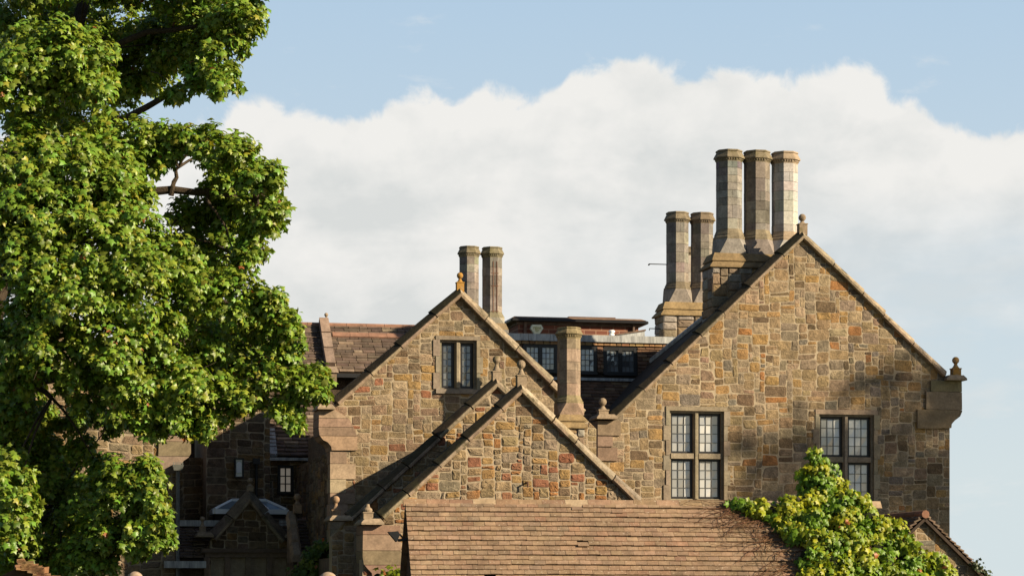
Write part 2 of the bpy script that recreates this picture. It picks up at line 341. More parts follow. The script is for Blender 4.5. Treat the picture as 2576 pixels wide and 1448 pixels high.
def rubble(mb, outer, holes, pal, seed, cell=0.042, wr=(3, 11), hr=(2, 6), gap=0.011, rel=(0.003, 0.012), warp=0.026, rough=0.8, mp=None, m=0, zmin=None, fixh=None):
    """stones of a wall face: irregular blocks packed in rough courses, each with its own relief; outer must be convex"""
    r = random.Random(seed); outer = ccw(outer)
    if mp is None: mp = lambda a, b, h: (a, -h, b)
    x0 = min(p[0] for p in outer); x1 = max(p[0] for p in outer); z0 = min(p[1] for p in outer); z1 = max(p[1] for p in outer)
    if zmin is not None: z0 = max(z0, zmin)
    nx, nz = int((x1 - x0) / cell) + 2, int((z1 - z0) / cell) + 2
    occ = np.zeros((nz, nx), dtype=bool)
    edges = [(outer[i], outer[(i + 1) % len(outer)]) for i in range(len(outer))]
    hp = []
    for a, b in edges:
        dx, dz = b[0] - a[0], b[1] - a[1]; l = math.hypot(dx, dz); n_ = (dz / l, -dx / l); hp.append((n_[0], n_[1], n_[0] * a[0] + n_[1] * a[1]))
    for j in range(nz):
        i = 0
        while i < nx:
            if occ[j, i]: i += 1; continue
            run = 1
            while i + run < nx and not occ[j, i + run] and run < 24: run += 1
            h = fixh if fixh else r.randint(*hr); w = r.randint(*wr)
            if h >= hr[1]: w = max(w, hr[1] - 1)
            if h <= 2 and r.random() < 0.3: w = max(2, w - 3)
            if h >= 4 and r.random() < .3: w += 2
            if r.random() > .12: w = max(w, int(h * 1.4) + 1)
            w = min(w, run)
            if run - w < 3: w = run if run <= wr[1] + 1 else w
            h = min(h, nz - j)
            if occ[j:j + h, i:i + w].any():
                while h > 1 and occ[j:j + h, i:i + w].any(): h -= 1
            occ[j:j + h, i:i + w] = True
            ax, bx, az_, bz = x0 + i * cell, x0 + (i + w) * cell, z0 + j * cell, z0 + (j + h) * cell
            i += w
            g = gap * r.uniform(0.7, 1.5) * 0.5
            ax += g; az_ += g; bx -= g; bz -= g
            W, Hh = bx - ax, bz - az_
            if W < 0.02 or Hh < 0.02: continue
            cj = 0.011 if warp > 0 else 0.0
            cor = [(ax + r.uniform(-cj, cj), az_ + r.uniform(-cj, cj)), (bx + r.uniform(-cj, cj), az_ + r.uniform(-cj, cj)), (bx + r.uniform(-cj, cj), bz + r.uniform(-cj, cj)), (ax + r.uniform(-cj, cj), bz + r.uniform(-cj, cj))]
            if warp > 0 and r.random() < 0.22:              # a knocked-off or slanting corner
                k = r.randrange(4); cx_, cz_ = (ax + bx) / 2, (az_ + bz) / 2; f = r.uniform(0.08, 0.3)
                cor[k] = (cor[k][0] + (cx_ - cor[k][0]) * f, cor[k][1] + (cz_ - cor[k][1]) * f)
            ol = []
            rr = r.uniform(0.06, 0.2) if warp > 0 else 0.05
            for k in range(4):
                p, q, s_ = cor[k - 1], cor[k], cor[(k + 1) % 4]
                def lerp(A, B, t): return (A[0] + (B[0] - A[0]) * t, A[1] + (B[1] - A[1]) * t)
                l1, l2 = math.dist(p, q), math.dist(q, s_); rad = rr * min(l1, l2)
                ol.append(lerp(q, p, rad / l1)); ol.append(lerp(q, s_, rad / l2))
                mid = lerp(q, s_, 0.5); ol.append((mid[0] + r.uniform(-1, 1) * 0.3 * cj, mid[1] + r.uniform(-1, 1) * 0.3 * cj))
            if warp > 0: ol = [(x + warp * wav(x, z, seed), z + warp * wav(z, x, seed + 1.7)) for x, z in ol]
            for hx, hz, hd in hp:
                if any(hx * x + hz * z > hd for x, z in ol): ol = clip_half(ol, hx, hz, hd)
                if len(ol) < 3: break
            if len(ol) < 3: continue
            for (a0, a1, b0, b1) in holes:
                mnx, mxx, mnz, mxz = min(p[0] for p in ol), max(p[0] for p in ol), min(p[1] for p in ol), max(p[1] for p in ol)
                if mxx <= a0 or mnx >= a1 or mxz <= b0 or mnz >= b1: continue
                best = []
                for hx, hz, hd in ((1, 0, a0), (-1, 0, -a1), (0, 1, b0), (0, -1, -b1)):
                    c = clip_half(ol, hx, hz, hd)
                    if len(c) >= 3 and abs(area(c)) > (abs(area(best)) if len(best) >= 3 else 0): best = c
                ol = best
                if len(ol) < 3: break
            if len(ol) < 3 or abs(area(ol)) < 0.0012: continue
            if mp is not None and zmin is not None and max(p[1] for p in ol) < zmin: continue
            n = len(ol); cxx = sum(p[0] for p in ol) / n; czz = sum(p[1] for p in ol) / n
            h0 = r.uniform(*rel); vs = []
            tx, tz = r.uniform(-0.25, 0.25), r.uniform(-0.25, 0.25)
            for sc_, hh, jj in ((1.0, -0.001, 0), (0.955, 0.55 * h0, 0.2), (0.78, h0, 1.0), (0.40, h0 * 1.12, 1.0)):
                for (x, z) in ol:
                    X_, Z_ = cxx + (x - cxx) * sc_, czz + (z - czz) * sc_
                    tilt = (tx * (x - cxx) / max(W, .05) + tz * (z - czz) / max(Hh, .05)) * h0 if hh > 0 else 0
                    vs.append(mp(X_, Z_, hh + tilt + r.uniform(-1, 1) * jj * rough * h0 * 0.6))
            vs.append(mp(cxx, czz, h0 * 1.15 + r.uniform(-1, 1) * rough * h0 * 0.5))
            fs = []
            for ring in range(3):
                for k in range(n):
                    k2 = (k + 1) % n; fs.append((ring * n + k, ring * n + k2, (ring + 1) * n + k2, (ring + 1) * n + k))
            for k in range(n): fs.append((3 * n + k, 3 * n + (k + 1) % n, 4 * n))
            mb.add(vs, fs, m, jit(tuple(.88 * a_ + .12 * b_ for a_, b_ in zip(pick(pal, r), TAN)), r, 0.12))

def wall_face(mb, outer, holes, m=1, y=0.0, thick=0.35):
    """mortar bed with real openings and a closed outer rim"""
    outer = ccw(outer); loops = [[Vector((x, z, 0)) for x, z in outer]]
    for a0, a1, b0, b1 in holes: loops.append([Vector(p + (0,)) for p in ((a0, b0), (a0, b1), (a1, b1), (a1, b0))])
    flat = [p for l in loops for p in l]
    tri = tessellate_polygon(loops)
    for yy in (y, y + thick): mb.add([(p.x, yy, p.y) for p in flat], [tuple(t) for t in tri], m, (0.2, 0.15, 0.1))
    for l in loops:
        n = len(l)
        for i in range(n):
            a, b = l[i], l[(i + 1) % n]
            mb.add([(a.x, y, a.y), (b.x, y, b.y), (b.x, y + thick, b.y), (a.x, y + thick, a.y)], [(0, 1, 2, 3)], m, (0.2, 0.15, 0.1))

TAN = (0.25, 0.178, 0.100); GREY = (0.205, 0.163, 0.115); OCH = (0.29, 0.175, 0.070); ORA = (0.28, 0.125, 0.045); DBR = (0.125, 0.085, 0.052); RED = (0.245, 0.098, 0.055); BLU = (0.155, 0.135, 0.112); PAL_ = (0.30, 0.225, 0.145); MAU = (0.215, 0.145, 0.100)
P_G4 = [(TAN, 6), (GREY, 4), (PAL_, 3), (OCH, 2.4), (ORA, 0.35), (DBR, 1.6), (BLU, 1.0), (MAU, 0.6)]
P_G1 = [(TAN, 4), (PAL_, 3.0), (OCH, 2.5), (ORA, 1.2), (RED, 1.5), (DBR, 0.8), (GREY, 2)]
P_G3 = [(TAN, 5), (PAL_, 2.5), (GREY, 2.5), (MAU, 1.8), (OCH, 1.3), (RED, 0.5), (DBR, 0.8)]
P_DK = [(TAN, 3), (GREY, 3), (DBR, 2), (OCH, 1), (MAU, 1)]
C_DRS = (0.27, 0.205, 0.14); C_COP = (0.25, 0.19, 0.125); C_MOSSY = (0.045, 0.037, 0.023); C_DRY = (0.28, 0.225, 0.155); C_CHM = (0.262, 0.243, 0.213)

def coping(mb, A, B, mitre=True, th=0.16, front=0.11, back=0.30, stone=0.85, seed=0, col=C_COP, m=0, t0=0.0):
    """raking coping from apex A to eaves end B given along its outer line, in separate overlapping stones"""
    r = random.Random(seed); A = Vector(A); B = Vector(B); e = (B - A); Ln = e.length; e /= Ln
    q = Vector((-e.y, e.x)); q = q if q.y > 0 else -q
    prof = [(back, -th), (-front + .03, -th), (-front, -th + .02), (-front, -th + .06), (-front + .015, -th + .066), (-front + .015, -th + .075), (0.05, 0.0), (back, 0.0)]
    nst = max(1, round(Ln / stone)); L0 = 0.0
    cuts = [0.0] + [Ln * (k + r.uniform(-.15, .15)) / nst for k in range(1, nst)] + [Ln]
    for k in range(nst):
        la, lb = cuts[k] + .004, cuts[k + 1] - r.uniform(.010, .022); dq = r.uniform(-.012, .012); c = jit(col, r, 0.2)
        vs = []
        for end, l in ((0, la), (1, lb)):
            for t, h in prof:
                ll = l
                if k == 0 and end == 0 and mitre: ll = -q.x * h / e.x
                lift = (0.022 if end == 1 else -0.006) * (1 if h > -0.02 else 0) + (dq if not (k == 0 and end == 0) else 0)
                p = A + e * ll + q * (h + lift); vs.append((p.x, t + t0, p.y))
        n = len(prof); fs = [(i, (i + 1) % n, n + (i + 1) % n, n + i) for i in range(n)] + [tuple(range(n)), tuple(reversed(range(n, 2 * n)))]
        if e.x > 0: fs = [tuple(reversed(f)) for f in fs]
        lo = jit(C_DRS, r, .15); mb.add(vs, fs, m, [lo if i in (0, 1, 2, 3) else c for i in range(len(fs))])  # lower fillet coloured paler to read as a sunlit edge

def finial(name, mats, parent, x, t, zb, zp, zt, hw, rb, col=C_DRS, broken=False, M=None):
    """square plinth zb..zp, turned neck, ball with its top at zt"""
    mb = MB()
    mb.box(x - hw, x + hw, t - hw, t + hw, zb, zp, c=col); mb.box(x - hw * 1.12, x + hw * 1.12, t - hw * 1.12, t + hw * 1.12, zp - hw * .25, zp, c=col)
    zc = zt - rb; hn = (zc - rb * .85) - zp
    if broken:
        prof = [(hw * .9, zp), (hw * 1.0, zp + .25 * (zt - zp)), (hw * .85, zp + .45 * (zt - zp)), (hw * .5, zp + .6 * (zt - zp)), (hw * .35, zt)]
    else:
        prof = [(hw * .85, zp), (hw * .85, zp + hn * .12), (hw * .62, zp + hn * .35), (hw * .42, zp + hn * .7), (hw * .34, zp + hn * .86), (hw * .5, zp + hn * .92), (hw * .36, zp + hn)]
        for k in range(1, 9):
            a = -math.pi / 2 + math.pi * (k + 0.6) / 9.6; prof.append((max(rb * math.cos(a), .004), zc + rb * math.sin(a)))
    mb.lathe(x, t, prof, 14, c=col)
    return mb.build(name, mats, parent, M)

def px_finial(name, mats, parent, fr, px, yb, yp, yt, hwpx, rpx, t=0.08, col=C_DRS, broken=False):
    x, zb = fr.P(px, yb, t); _, zp = fr.P(px, yp, t); _, zt = fr.P(px, yt, t); k = (fr.P(px + 1, yb, t)[0] - x)
    return finial(name, mats, parent, x, t, zb, zp, zt, hwpx * k, rpx * k, col, broken)

def courses(mb, poly, y0, y1, zs, col, seed, m=0):
    """a dressed stone profile split into horizontal blocks"""
    r = random.Random(seed)
    for a, b in zip(zs[:-1], zs[1:]):
        p = clip_half(clip_half(ccw(poly), 0, 1, b - .004), 0, -1, -a - .004)
        if len(p) >= 3: mb.prism(p, y0, y1, m, jit(col, r, .22))

def window(parent, fr, outer, opening, ncol, nrow, panes, seed, depth=0.16, band=0.10, tone=(0.10, 0.12), stone=(.225, .185, .135), transom_f=0.5, curtain=False):
    """stone mullioned window; outer/opening = (x0,x1,z0,z1) in the wall plane"""
    r = random.Random(seed); mb = MB(); ox0, ox1, oz0, oz1 = outer; x0, x1, z0, z1 = opening
    f = -0.026
    def blk(*a): mb.box(*a, c=jit(stone, r, .15))
    blk(ox0, ox1, f, .2, z1, oz1); blk(ox0, ox1, f - .03, .2, oz0, z0)          # lintel, sill
    n = max(2, round((z1 - z0) / .3)); h = (z1 - z0) / n
    for sx in (0, 1):
        for k in range(n):
            w = 0.0 if (k + sx) % 2 else band * .55
            if sx == 0: blk(ox0 - w, x0, f + r.uniform(-.004, .004), .2, z0 + k * h + .003, z0 + (k + 1) * h - .003)
            else: blk(x1, ox1 + w, f + r.uniform(-.004, .004), .2, z0 + k * h + .003, z0 + (k + 1) * h - .003)
    st = .045                                                                 # inner moulded step
    for (a, b, c_, d) in ((x0, x0 + st, z0, z1), (x1 - st, x1, z0, z1), (x0 + st, x1 - st, z1 - st, z1), (x0 + st, x1 - st, z0, z0 + st * .6)): blk(a, b, .05, .2, c_, d)
    mw = .055; X0, X1, Z0, Z1 = x0 + st, x1 - st, z0 + st * .6, z1 - st
    xs = [X0 + (X1 - X0) * k / ncol for k in range(ncol + 1)]; zs = [Z0, Z1] if nrow == 1 else [Z0, Z0 + (Z1 - Z0) * transom_f, Z1]
    for x in xs[1:-1]:                                                       # chamfered mullions
        mb.prism([(x - mw, Z0), (x + mw, Z0), (x + mw, Z1), (x - mw, Z1)], .07, .2, c=jit(stone, r, .12)); mb.hexa([(x - mw, .07, Z0), (x - mw * .45, .01, Z0), (x + mw * .45, .01, Z0), (x + mw, .07, Z0), (x - mw, .07, Z1), (x - mw * .45, .01, Z1), (x + mw * .45, .01, Z1), (x + mw, .07, Z1)][0:8], c=jit(stone, r, .12))
    for z in zs[1:-1]:
        for a, b in zip(xs[:-1], xs[1:]): mb.box(a + (mw if a > X0 else 0), b - (mw if b < X1 else 0), .03, .2, z - mw, z + mw, c=jit(stone, r, .12))
    win = mb.build('window', M_DRS, parent)
    for i, (a, b) in enumerate(zip(xs[:-1], xs[1:])):
        a2 = a + (mw if i > 0 else 0); b2 = b - (mw if i < ncol - 1 else 0)
        for j, (c_, d) in enumerate(zip(zs[:-1], zs[1:])):
            c2 = c_ + (mw if j > 0 else 0); d2 = d - (mw if j < nrow - 1 else 0); w = .05
            cm = MB()
            cm.box(a2, a2 + w, .125, .165, c2, d2); cm.box(b2 - w, b2, .125, .165, c2, d2); cm.box(a2 + w, b2 - w, .125, .165, c2, c2 + w); cm.box(a2 + w, b2 - w, .125, .165, d2 - w, d2)
            A, B, Cc, D = a2 + w, b2 - w, c2 + w, d2 - w
            pc, pr = panes
            for k in range(1, pc): x = A + (B - A) * k / pc; cm.box(x - .006, x + .006, .135, .15, Cc, D, m=1)
            for k in range(1, pr): z = Cc + (D - Cc) * k / pr; cm.box(A, B, .1345, .1495, z - .006, z + .006, m=1)
            cm.build('casement', [M_BLACK, M_CAME], win)
            g = MB()
            for k in range(pc):
                for l in range(pr):
                    xa, xb, za, zb = A + (B - A) * k / pc, A + (B - A) * (k + 1) / pc, Cc + (D - Cc) * l / pr, Cc + (D - Cc) * (l + 1) / pr
                    v = r.uniform(*tone)
                    if curtain: v = (0.44 if k == pc - 1 or (i > 0 and k < 2) else tone[0]) * r.uniform(.7, 1.15)
                    e = [r.uniform(-.004, .004) for _ in range(4)]
                    g.add([(xa, .15 + e[0], za), (xb, .15 + e[1], za), (xb, .15 + e[2], zb), (xa, .15 + e[3], zb)], [(0, 1, 2), (0, 2, 3)], 0, (v, v * 1.0, v * .99))
            g.box(A, B, .158, .17, Cc, D, c=(.05, .05, .05))
            g.build('pane', M_GLASS, win)
    return win

def tiles(mb, O, U, D, L, Wd, gauge, tw, th, pal, seed, vary=0.0, slip=0.0, round_=False, m=0, sag=0.0, var=.13):
    """lapped tiles on the plane O + U*u + D*d, every one a solid of its own"""
    r = random.Random(seed); U = Vector(U).normalized(); D = Vector(D).normalized(); N = U.cross(D); N = N if N.z > 0 else -N
    nrow = int(Wd / gauge)
    O = Vector(O)
    for j in range(nrow):
        u = -(tw * (0.5 if j % 2 else 0.0)) - r.uniform(0, .02)
        while u < L:
            w = tw * (1 + r.uniform(-vary, vary)); a, b = max(u, 0), min(u + w - .004, L); u += w
            if b - a < .03: continue
            d0 = j * gauge - .012; d1 = (j + 1) * gauge + .012 + r.uniform(-.006, .006); lift = r.uniform(0, .004); sl = 0
            if slip and r.random() < slip: sl = r.uniform(.02, .07); lift += .012
            d0 += sl; d1 += sl; tz = r.uniform(-.003, .003)
            sg = -sag * math.sin(3.3 * j + u * 1.1) * .5 - sag * math.sin(u * .7 + seed)
            c = jit(pick(pal, r), r, var)
            def pt(uu, dd, n): return O + U * uu + D * dd + N * (n + sg)
            p = [pt(a, d1, th * 1.6 + lift + tz), pt(b, d1, th * 1.6 + lift - tz), pt(b, d0, 0), pt(a, d0, 0), pt(a, d1, th * 2.6 + lift + tz), pt(b, d1, th * 2.6 + lift - tz), pt(b, d0, th), pt(a, d0, th)]
            if round_:
                k = .005
                p = [pt(a + k, d1, th * 1.5 + lift), pt(b - k, d1, th * 1.5 + lift), pt(b, d0, 0), pt(a, d0, 0), pt(a + k, d1 - .015, th * 2.6 + lift + tz * 3), pt(b - k, d1 - .015, th * 2.6 + lift - tz * 3), pt(b, d0, th), pt(a, d0, th)]
            mb.hexa(p, m, c)
    # boarding under the tiles
    a, b = O - N * .02, O + D * Wd - N * .02
    mb.hexa([a - N * .05, a + U * L - N * .05, b + U * L - N * .05, b - N * .05, a, a + U * L, b + U * L, b], m, (.05, .035, .025))

def octo(mb, x, t, rad, z0, z1, col, seed, soot=0.0):
    """octagonal shaft in courses; rad = apothem"""
    r = random.Random(seed); Rv = rad / math.cos(math.pi / 8); z = z0; k = 0
    mb.lathe(x, t, [(Rv * .97, z0), (Rv * .97, z1)], 8, c=(.16, .12, .09), rot=math.pi / 8)
    while z < z1 - .03:
        h = r.choice((.16, .2, .24, .28)); h = h if z + h < z1 - .1 else z1 - z
        f = (z - z0) / (z1 - z0); rr = Rv * (1 + r.uniform(-.006, .008)); base = jit(col, r, .12)
        cc = []
        for s_ in range(8):
            c = jit(base, r, .10); k_ = 1 - soot * (.5 + .5 * math.sin(7 * f + s_)) * r.uniform(.3, 1); cc.append(tuple(v * k_ for v in c))
        zt, zb = z + h - .0035, z + .0035
        ang = [math.pi / 8 + 2 * math.pi * s_ / 8 for s_ in range(8)]
        pts = [(x + rr * math.cos(a), t + rr * math.sin(a)) for a in ang]
        for s_ in range(8):
            p, q = pts[s_], pts[(s_ + 1) % 8]
            if soot > .2 and f > .72: cc[s_] = tuple(v * (1 - .55 * min(1, (f - .72) / .2) * r.uniform(.6, 1)) for v in cc[s_])
            if (k + s_) % 2 == 0 and r.random() < .75:
                f1 = r.uniform(.4, .6); fm = [(p[0] + (q[0] - p[0]) * g, p[1] + (q[1] - p[1]) * g) for g in (f1 - .012, f1 + .012)]
                segs = [(p, fm[0], cc[s_]), (fm[1], q, jit(cc[s_], r, .09))]
            else: segs = [(p, q, cc[s_])]
            for A, B, c in segs:
                mb.add([(A[0], A[1], zb), (B[0], B[1], zb), (B[0], B[1], zt), (A[0], A[1], zt)], [(0, 1, 2, 3)], 0, c)
        inn = [(x + Rv * .95 * math.cos(a), t + Rv * .95 * math.sin(a)) for a in ang]
        for zz in (zb, zt):
            mb.add([(a[0], a[1], zz) for a in pts] + [(a[0], a[1], zz) for a in inn], [(i, (i + 1) % 8, 8 + (i + 1) % 8, 8 + i) for i in range(8)], 0, base)
        z += h; k += 1

def shaft(stack, fr, px, t, hw, y_top, y_cap, y_shaft, y_bot, y_mould, zb, seed, mt=None, col=C_CHM, soot=0.3, capcol=(0.2, 0.165, 0.11), pw=None, dent=True):
    """one octagonal chimney: moulded foot, shaft, flared cap with dentils. y_* are picture rows, hw its half width in px"""
    x = fr.X(px, t); k = fr.X(px + 1, t) - x; Z = lambda y: fr.Z(px, y, t); rad = hw * k; oc = lambda f: rad * f / math.cos(math.pi / 8)
    mb = MB(); octo(mb, x, t, rad, Z(y_bot), Z(y_shaft), col, seed, soot)
    zm, z0 = Z(y_mould), Z(y_bot)
    r = random.Random(seed + 5)
    g = jit(capcol, r, .15)
    mb.lathe(x, t, [(oc(1.24), zm - .02), (oc(1.24), zm + (z0 - zm) * .22), (oc(1.15), zm + (z0 - zm) * .36), (oc(1.15), zm + (z0 - zm) * .5), (oc(1.02), zm + (z0 - zm) * .95), (oc(1.0), z0 + .02)], 8, c=g, rot=math.pi / 8)
    # broach: octagon to square
    pw = pw or rad * 1.3
    N = 8; up = [(x + oc(1.26) * math.cos(math.pi / 8 + i * math.pi / 4), t + oc(1.26) * math.sin(math.pi / 8 + i * math.pi / 4), zm - .01) for i in range(8)]
    dn = []
    for i in range(8):
        a = math.pi / 8 + i * math.pi / 4; cs, sn = math.cos(a), math.sin(a); mm = max(abs(cs), abs(sn)); cx, cy = cs / mm, sn / mm
        cx = math.copysign(1, cx) if True else cx; cy = math.copysign(1, cy)
        dn.append((x + pw * cx, t + pw * cy, zb))
    fs = []
    for i in range(8): fs.append((i, (i + 1) % 8, 8 + (i + 1) % 8, 8 + i))
    mb.add(dn + up, fs, 0, jit(col, r, .1))
    mb.build('shaft', mt or M_CHM, stack)
    cm = MB(); zt, zf, zs = Z(y_top), Z(y_cap), Z(y_shaft); h = zt - zf
    cm.lathe(x, t, [(oc(1.0), zs - .02), (oc(1.05), zs + .25 * (zf - zs)), (oc(1.06), zf - .012), (oc(1.21), zf), (oc(1.21), zf + .025), (oc(1.0), zt - h * .28), (oc(1.0), zt - h * .22), (oc(1.06), zt - h * .18), (oc(1.02), zt), (oc(.7), zt), (oc(.66), zt - .25), (.01, zt - .26)], 8, c=g, rot=math.pi / 8)
    if dent:
        for i in range(8):
            a = -math.pi / 2 + i * math.pi / 4; nx, ny = math.cos(a), math.sin(a); tx, ty = -ny, nx; side = 2 * rad * math.tan(math.pi / 8)
            for d in (-.38, -.13, .13, .38):
                c0 = (x + nx * rad * 1.07 + tx * side * d, t + ny * rad * 1.07 + ty * side * d); w = side * .07; o_ = rad * .05
                p = [(c0[0] + tx * sx * w + nx * sy * o_, c0[1] + ty * sx * w + ny * sy * o_) for sx, sy in ((-1, 1), (1, 1), (1, -1), (-1, -1))]
                zz0, zz1 = zs + .3 * (zf - zs), zf - .004
                cm.hexa([(a_, b_, zz0) for a_, b_ in p] + [(a_, b_, zz1) for a_, b_ in p], 0, g)
    cm.build('cap', mt or M_MOSS, stack)

def stack_base(fr, parent, t0, t1, pxl, pxr, ys, grow, seed, col=C_CHM, side=True):
    """chimney block: ashlar body ys[3]..ys[2], two weathered set-offs ys[2]..ys[1]..ys[0]"""
    mb = MB(); tm = t0; X0, X1 = fr.X(pxl, t0), fr.X(pxr, t0); Z = [fr.Z(pxl, y, t0) for y in ys]
    g = .035
    mb.box(X0 + .03, X1 - .03, t0 + .03, t1 - .03, Z[3], Z[2], 1, (.2, .15, .1))
    pal = [(col, 4), (MAU, 1), (TAN, 2), (GREY, 2)]
    rubble(mb, [(X0, Z[3]), (X1, Z[3]), (X1, Z[2]), (X0, Z[2])], [], pal, seed, .06, (3, 7), (3, 4), .008, (.03, .04), 0.0, .25, mp=lambda a, b, h: (a, t0 + .03 - h, b))
    if side: rubble(mb, [(-t1, Z[3]), (-t0, Z[3]), (-t0, Z[2]), (-t1, Z[2])], [], pal, seed + 1, .06, (3, 7), (3, 4), .008, (.03, .04), 0.0, .25, mp=lambda a, b, h: (X0 + .03 - h, -a, b))
    c1 = jit((.225, .16, .085), random.Random(seed), .1)
    e2, e1 = grow
    a = (X0 - .05, X1 + .05, t0 - .05, t1 + .05)
    mid = (X0 + e2, X1 - e2, t0 + e2, t1 - e2); topb = (X0 + e1, X1 - e1, t0 + e1, t1 - e1)
    mb.frust(a, Z[2], a, Z[2] + .03, 0, c1); mb.frust(a, Z[2] + .03, mid, Z[1], 0, c1)
    b2 = (mid[0] - .035, mid[1] + .035, mid[2] - .035, mid[3] + .035)
    mb.frust(b2, Z[1], b2, Z[1] + .025, 0, c1); mb.frust(b2, Z[1] + .025, topb, Z[0], 0, c1)
    return mb.build('chimney_stack', [M_CHM, M_MORT], parent), topb, Z

def slab(mb, fr, pxl, pxr, y0, y1, t0, t1, inset=.3, col=C_DRS, m=0):
    """weathered kneeler slab between picture rows y0 (top) and y1 (bottom)"""
    X0, z1 = fr.P(pxl, y1); X1, z0 = fr.P(pxr, y0); z0 = fr.Z(pxl, y0); h = z0 - z1
    mb.frust((X0, X1, t0, t1), z1, (X0, X1, t0, t1), z1 + h * .35, m, col); mb.frust((X0, X1, t0, t1), z1 + h * .35, (X0 + h * inset * 2, X1 - h * inset * 2, t0 + h * inset, t1 - h * inset), z0, m, col)

def gable_roof(parent, A, B1, B2, depth0, depth1, drop, mt, col, th=.06, name='roof'):
    """plain roof slopes behind a parapet gable: A apex, B1/B2 eaves on the outer coping line, lowered by drop"""
    mb = MB(); A = Vector(A); pr = []
    for B in (B1, B2):
        B = Vector(B); e = (B - A).normalized(); q = Vector((-e.y, e.x)); q = q if q.y > 0 else -q
        pr.append(B - q * drop); top = Vector((A.x, A.y - drop / abs(q.y)))
    (l, r_) = pr if pr[0].x < pr[1].x else pr[::-1]
    pf = [(l.x, l.y - th), (top.x, top.y - th), (r_.x, r_.y - th), (r_.x, r_.y), (top.x, top.y), (l.x, l.y)]
    mb.prism(pf, depth0, depth1, 0, col)
    return mb.build(name, mt, parent)
# ------------------------------------------------------------------ ground
g = MB(); g.add([(-3000, -3000, 0), (3000, -3000, 0), (3000, 3000, 0), (-3000, 3000, 0)], [(0, 1, 2, 3)])
tag(g.build('ground', M_GRASS), kind='structure')

def gable_poly(fr, A, B1, B2, xl, xr, z0, drop):
    """wall under the raking coping: A apex, B1/B2 ends on the outer line, lowered by drop"""
    A, B1, B2 = Vector(A), Vector(B1), Vector(B2)
    def line(B):
        e = (B - A).normalized(); q = Vector((-e.y, e.x)); q = q if q.y > 0 else -q
        return A - q * drop, e
    (a1, e1), (a2, e2) = line(B1), line(B2)
    zl = a1.y + e1.y * (xl - a1.x) / e1.x; zr = a2.y + e2.y * (xr - a2.x) / e2.x
    det = e1.x * -e2.y + e2.x * e1.y; k = ((a2.x - a1.x) * -e2.y + e2.x * (a2.y - a1.y)) / det
    p = a1 + e1 * k
    return [(xl, z0), (xr, z0), (xr, zr), (p.x, p.y), (xl, zl)]

def sides(parent, poly, t1, col=(0.16, 0.12, 0.085), name='side_wall'):
    xl, xr = poly[0][0], poly[1][0]
    mb = MB(); mb.box(xl + .01, xl + .4, .36, t1, 0, poly[4][1] - .35, c=col); mb.build(name, M_RUB, parent)
    mb = MB(); mb.box(xr - .4, xr - .01, .36, t1, 0, poly[2][1] - .35, c=col); mb.build(name, M_RUB, parent)

# ------------------------------------------------------------------ the tall gabled house
f4 = Fr(2018, 51, 12)
h4 = thing('stone_house', 'tall rubble stone house with a wide gable and two large leaded windows', 'house', f4)
A, B1, B2 = f4.P(2018, 577), f4.P(1537, 1040), f4.P(2385, 936)
po = gable_poly(f4, A, B1, B2, f4.X(1503), f4.X(2389), 0, .12)
def rect(fr, x0, x1, y0, y1, t=0):
    xm = (x0 + x1) / 2; return (fr.X(x0, t), fr.X(x1, t), fr.Z(xm, y1, t), fr.Z(xm, y0, t))
w1o, w1 = rect(f4, 1675, 1830, 1022, 1266), rect(f4, 1684, 1821, 1033, 1257)
w2o, w2 = rect(f4, 2051, 2207, 1030, 1276), rect(f4, 2060, 2198, 1042, 1266)
mb = MB(); wall_face(mb, po, [w1o, w2o]); rubble(mb, po, [w1o, w2o], P_G4, 11, .040, (3, 11), (2, 6), zmin=3.2)
mb.build('wall', [M_RUB, M_MORT], h4)
sides(h4, po, 7.0)
window(h4, f4, w1o, w1, 2, 2, (3, 4), 1, tone=(.26, .36), curtain=True)
window(h4, f4, w2o, w2, 2, 2, (3, 4), 2, tone=(.28, .36), curtain=True)
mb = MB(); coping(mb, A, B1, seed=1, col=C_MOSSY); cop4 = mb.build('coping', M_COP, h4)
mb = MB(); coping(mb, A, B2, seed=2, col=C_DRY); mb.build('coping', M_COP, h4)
mb = MB(); slab(mb, f4, 2374, 2424, 944, 957, -.2, .5)
kp = [f4.P(x, y) for x, y in ((2340, 957), (2417, 957), (2418, 1035), (2413, 1047), (2400, 1057), (2392, 1066), (2391, 1076), (2306, 1078), (2306, 1030), (2328, 1030), (2328, 985), (2340, 985))]
courses(mb, kp, -.055, .6, [f4.Z(2360, y) for y in (1078, 1030, 985, 957)], (.23, .175, .105), 3); mb.build('kneeler', M_DRS, h4)
mb = MB(); slab(mb, f4, 1496, 1548, 1042, 1054, -.2, .5)
for i, (x, y0, y1) in enumerate(((1560, 1058, 1094), (1540, 1097, 1122), (1552, 1125, 1158))):
    X0, z1 = f4.P(1503, y1); mb.box(X0 - .005, f4.X(x), -.045, .5, z1, f4.Z(1520, y0), c=jit((.22, .155, .11), rnd, .15))
mb.build('kneeler', M_DRS, h4)
px_finial('finial', M_MOSS, h4, f4, 2018, 592, 563, 538, 10, 9)
px_finial('finial', M_DRS, h4, f4, 1516, 1046, 1030, 1000, 12, 10, t=.15)
px_finial('finial', M_LIC, h4, f4, 2404, 948, 926, 897, 10, 8.5, t=.15)
mb = MB(); X0, z = f4.P(2419, 1000); mb.box(X0, X0 + .07, .2, 7, z - .12, z, c=(1, 1, 1)); mb.build('gutter', M_BLACK, h4)
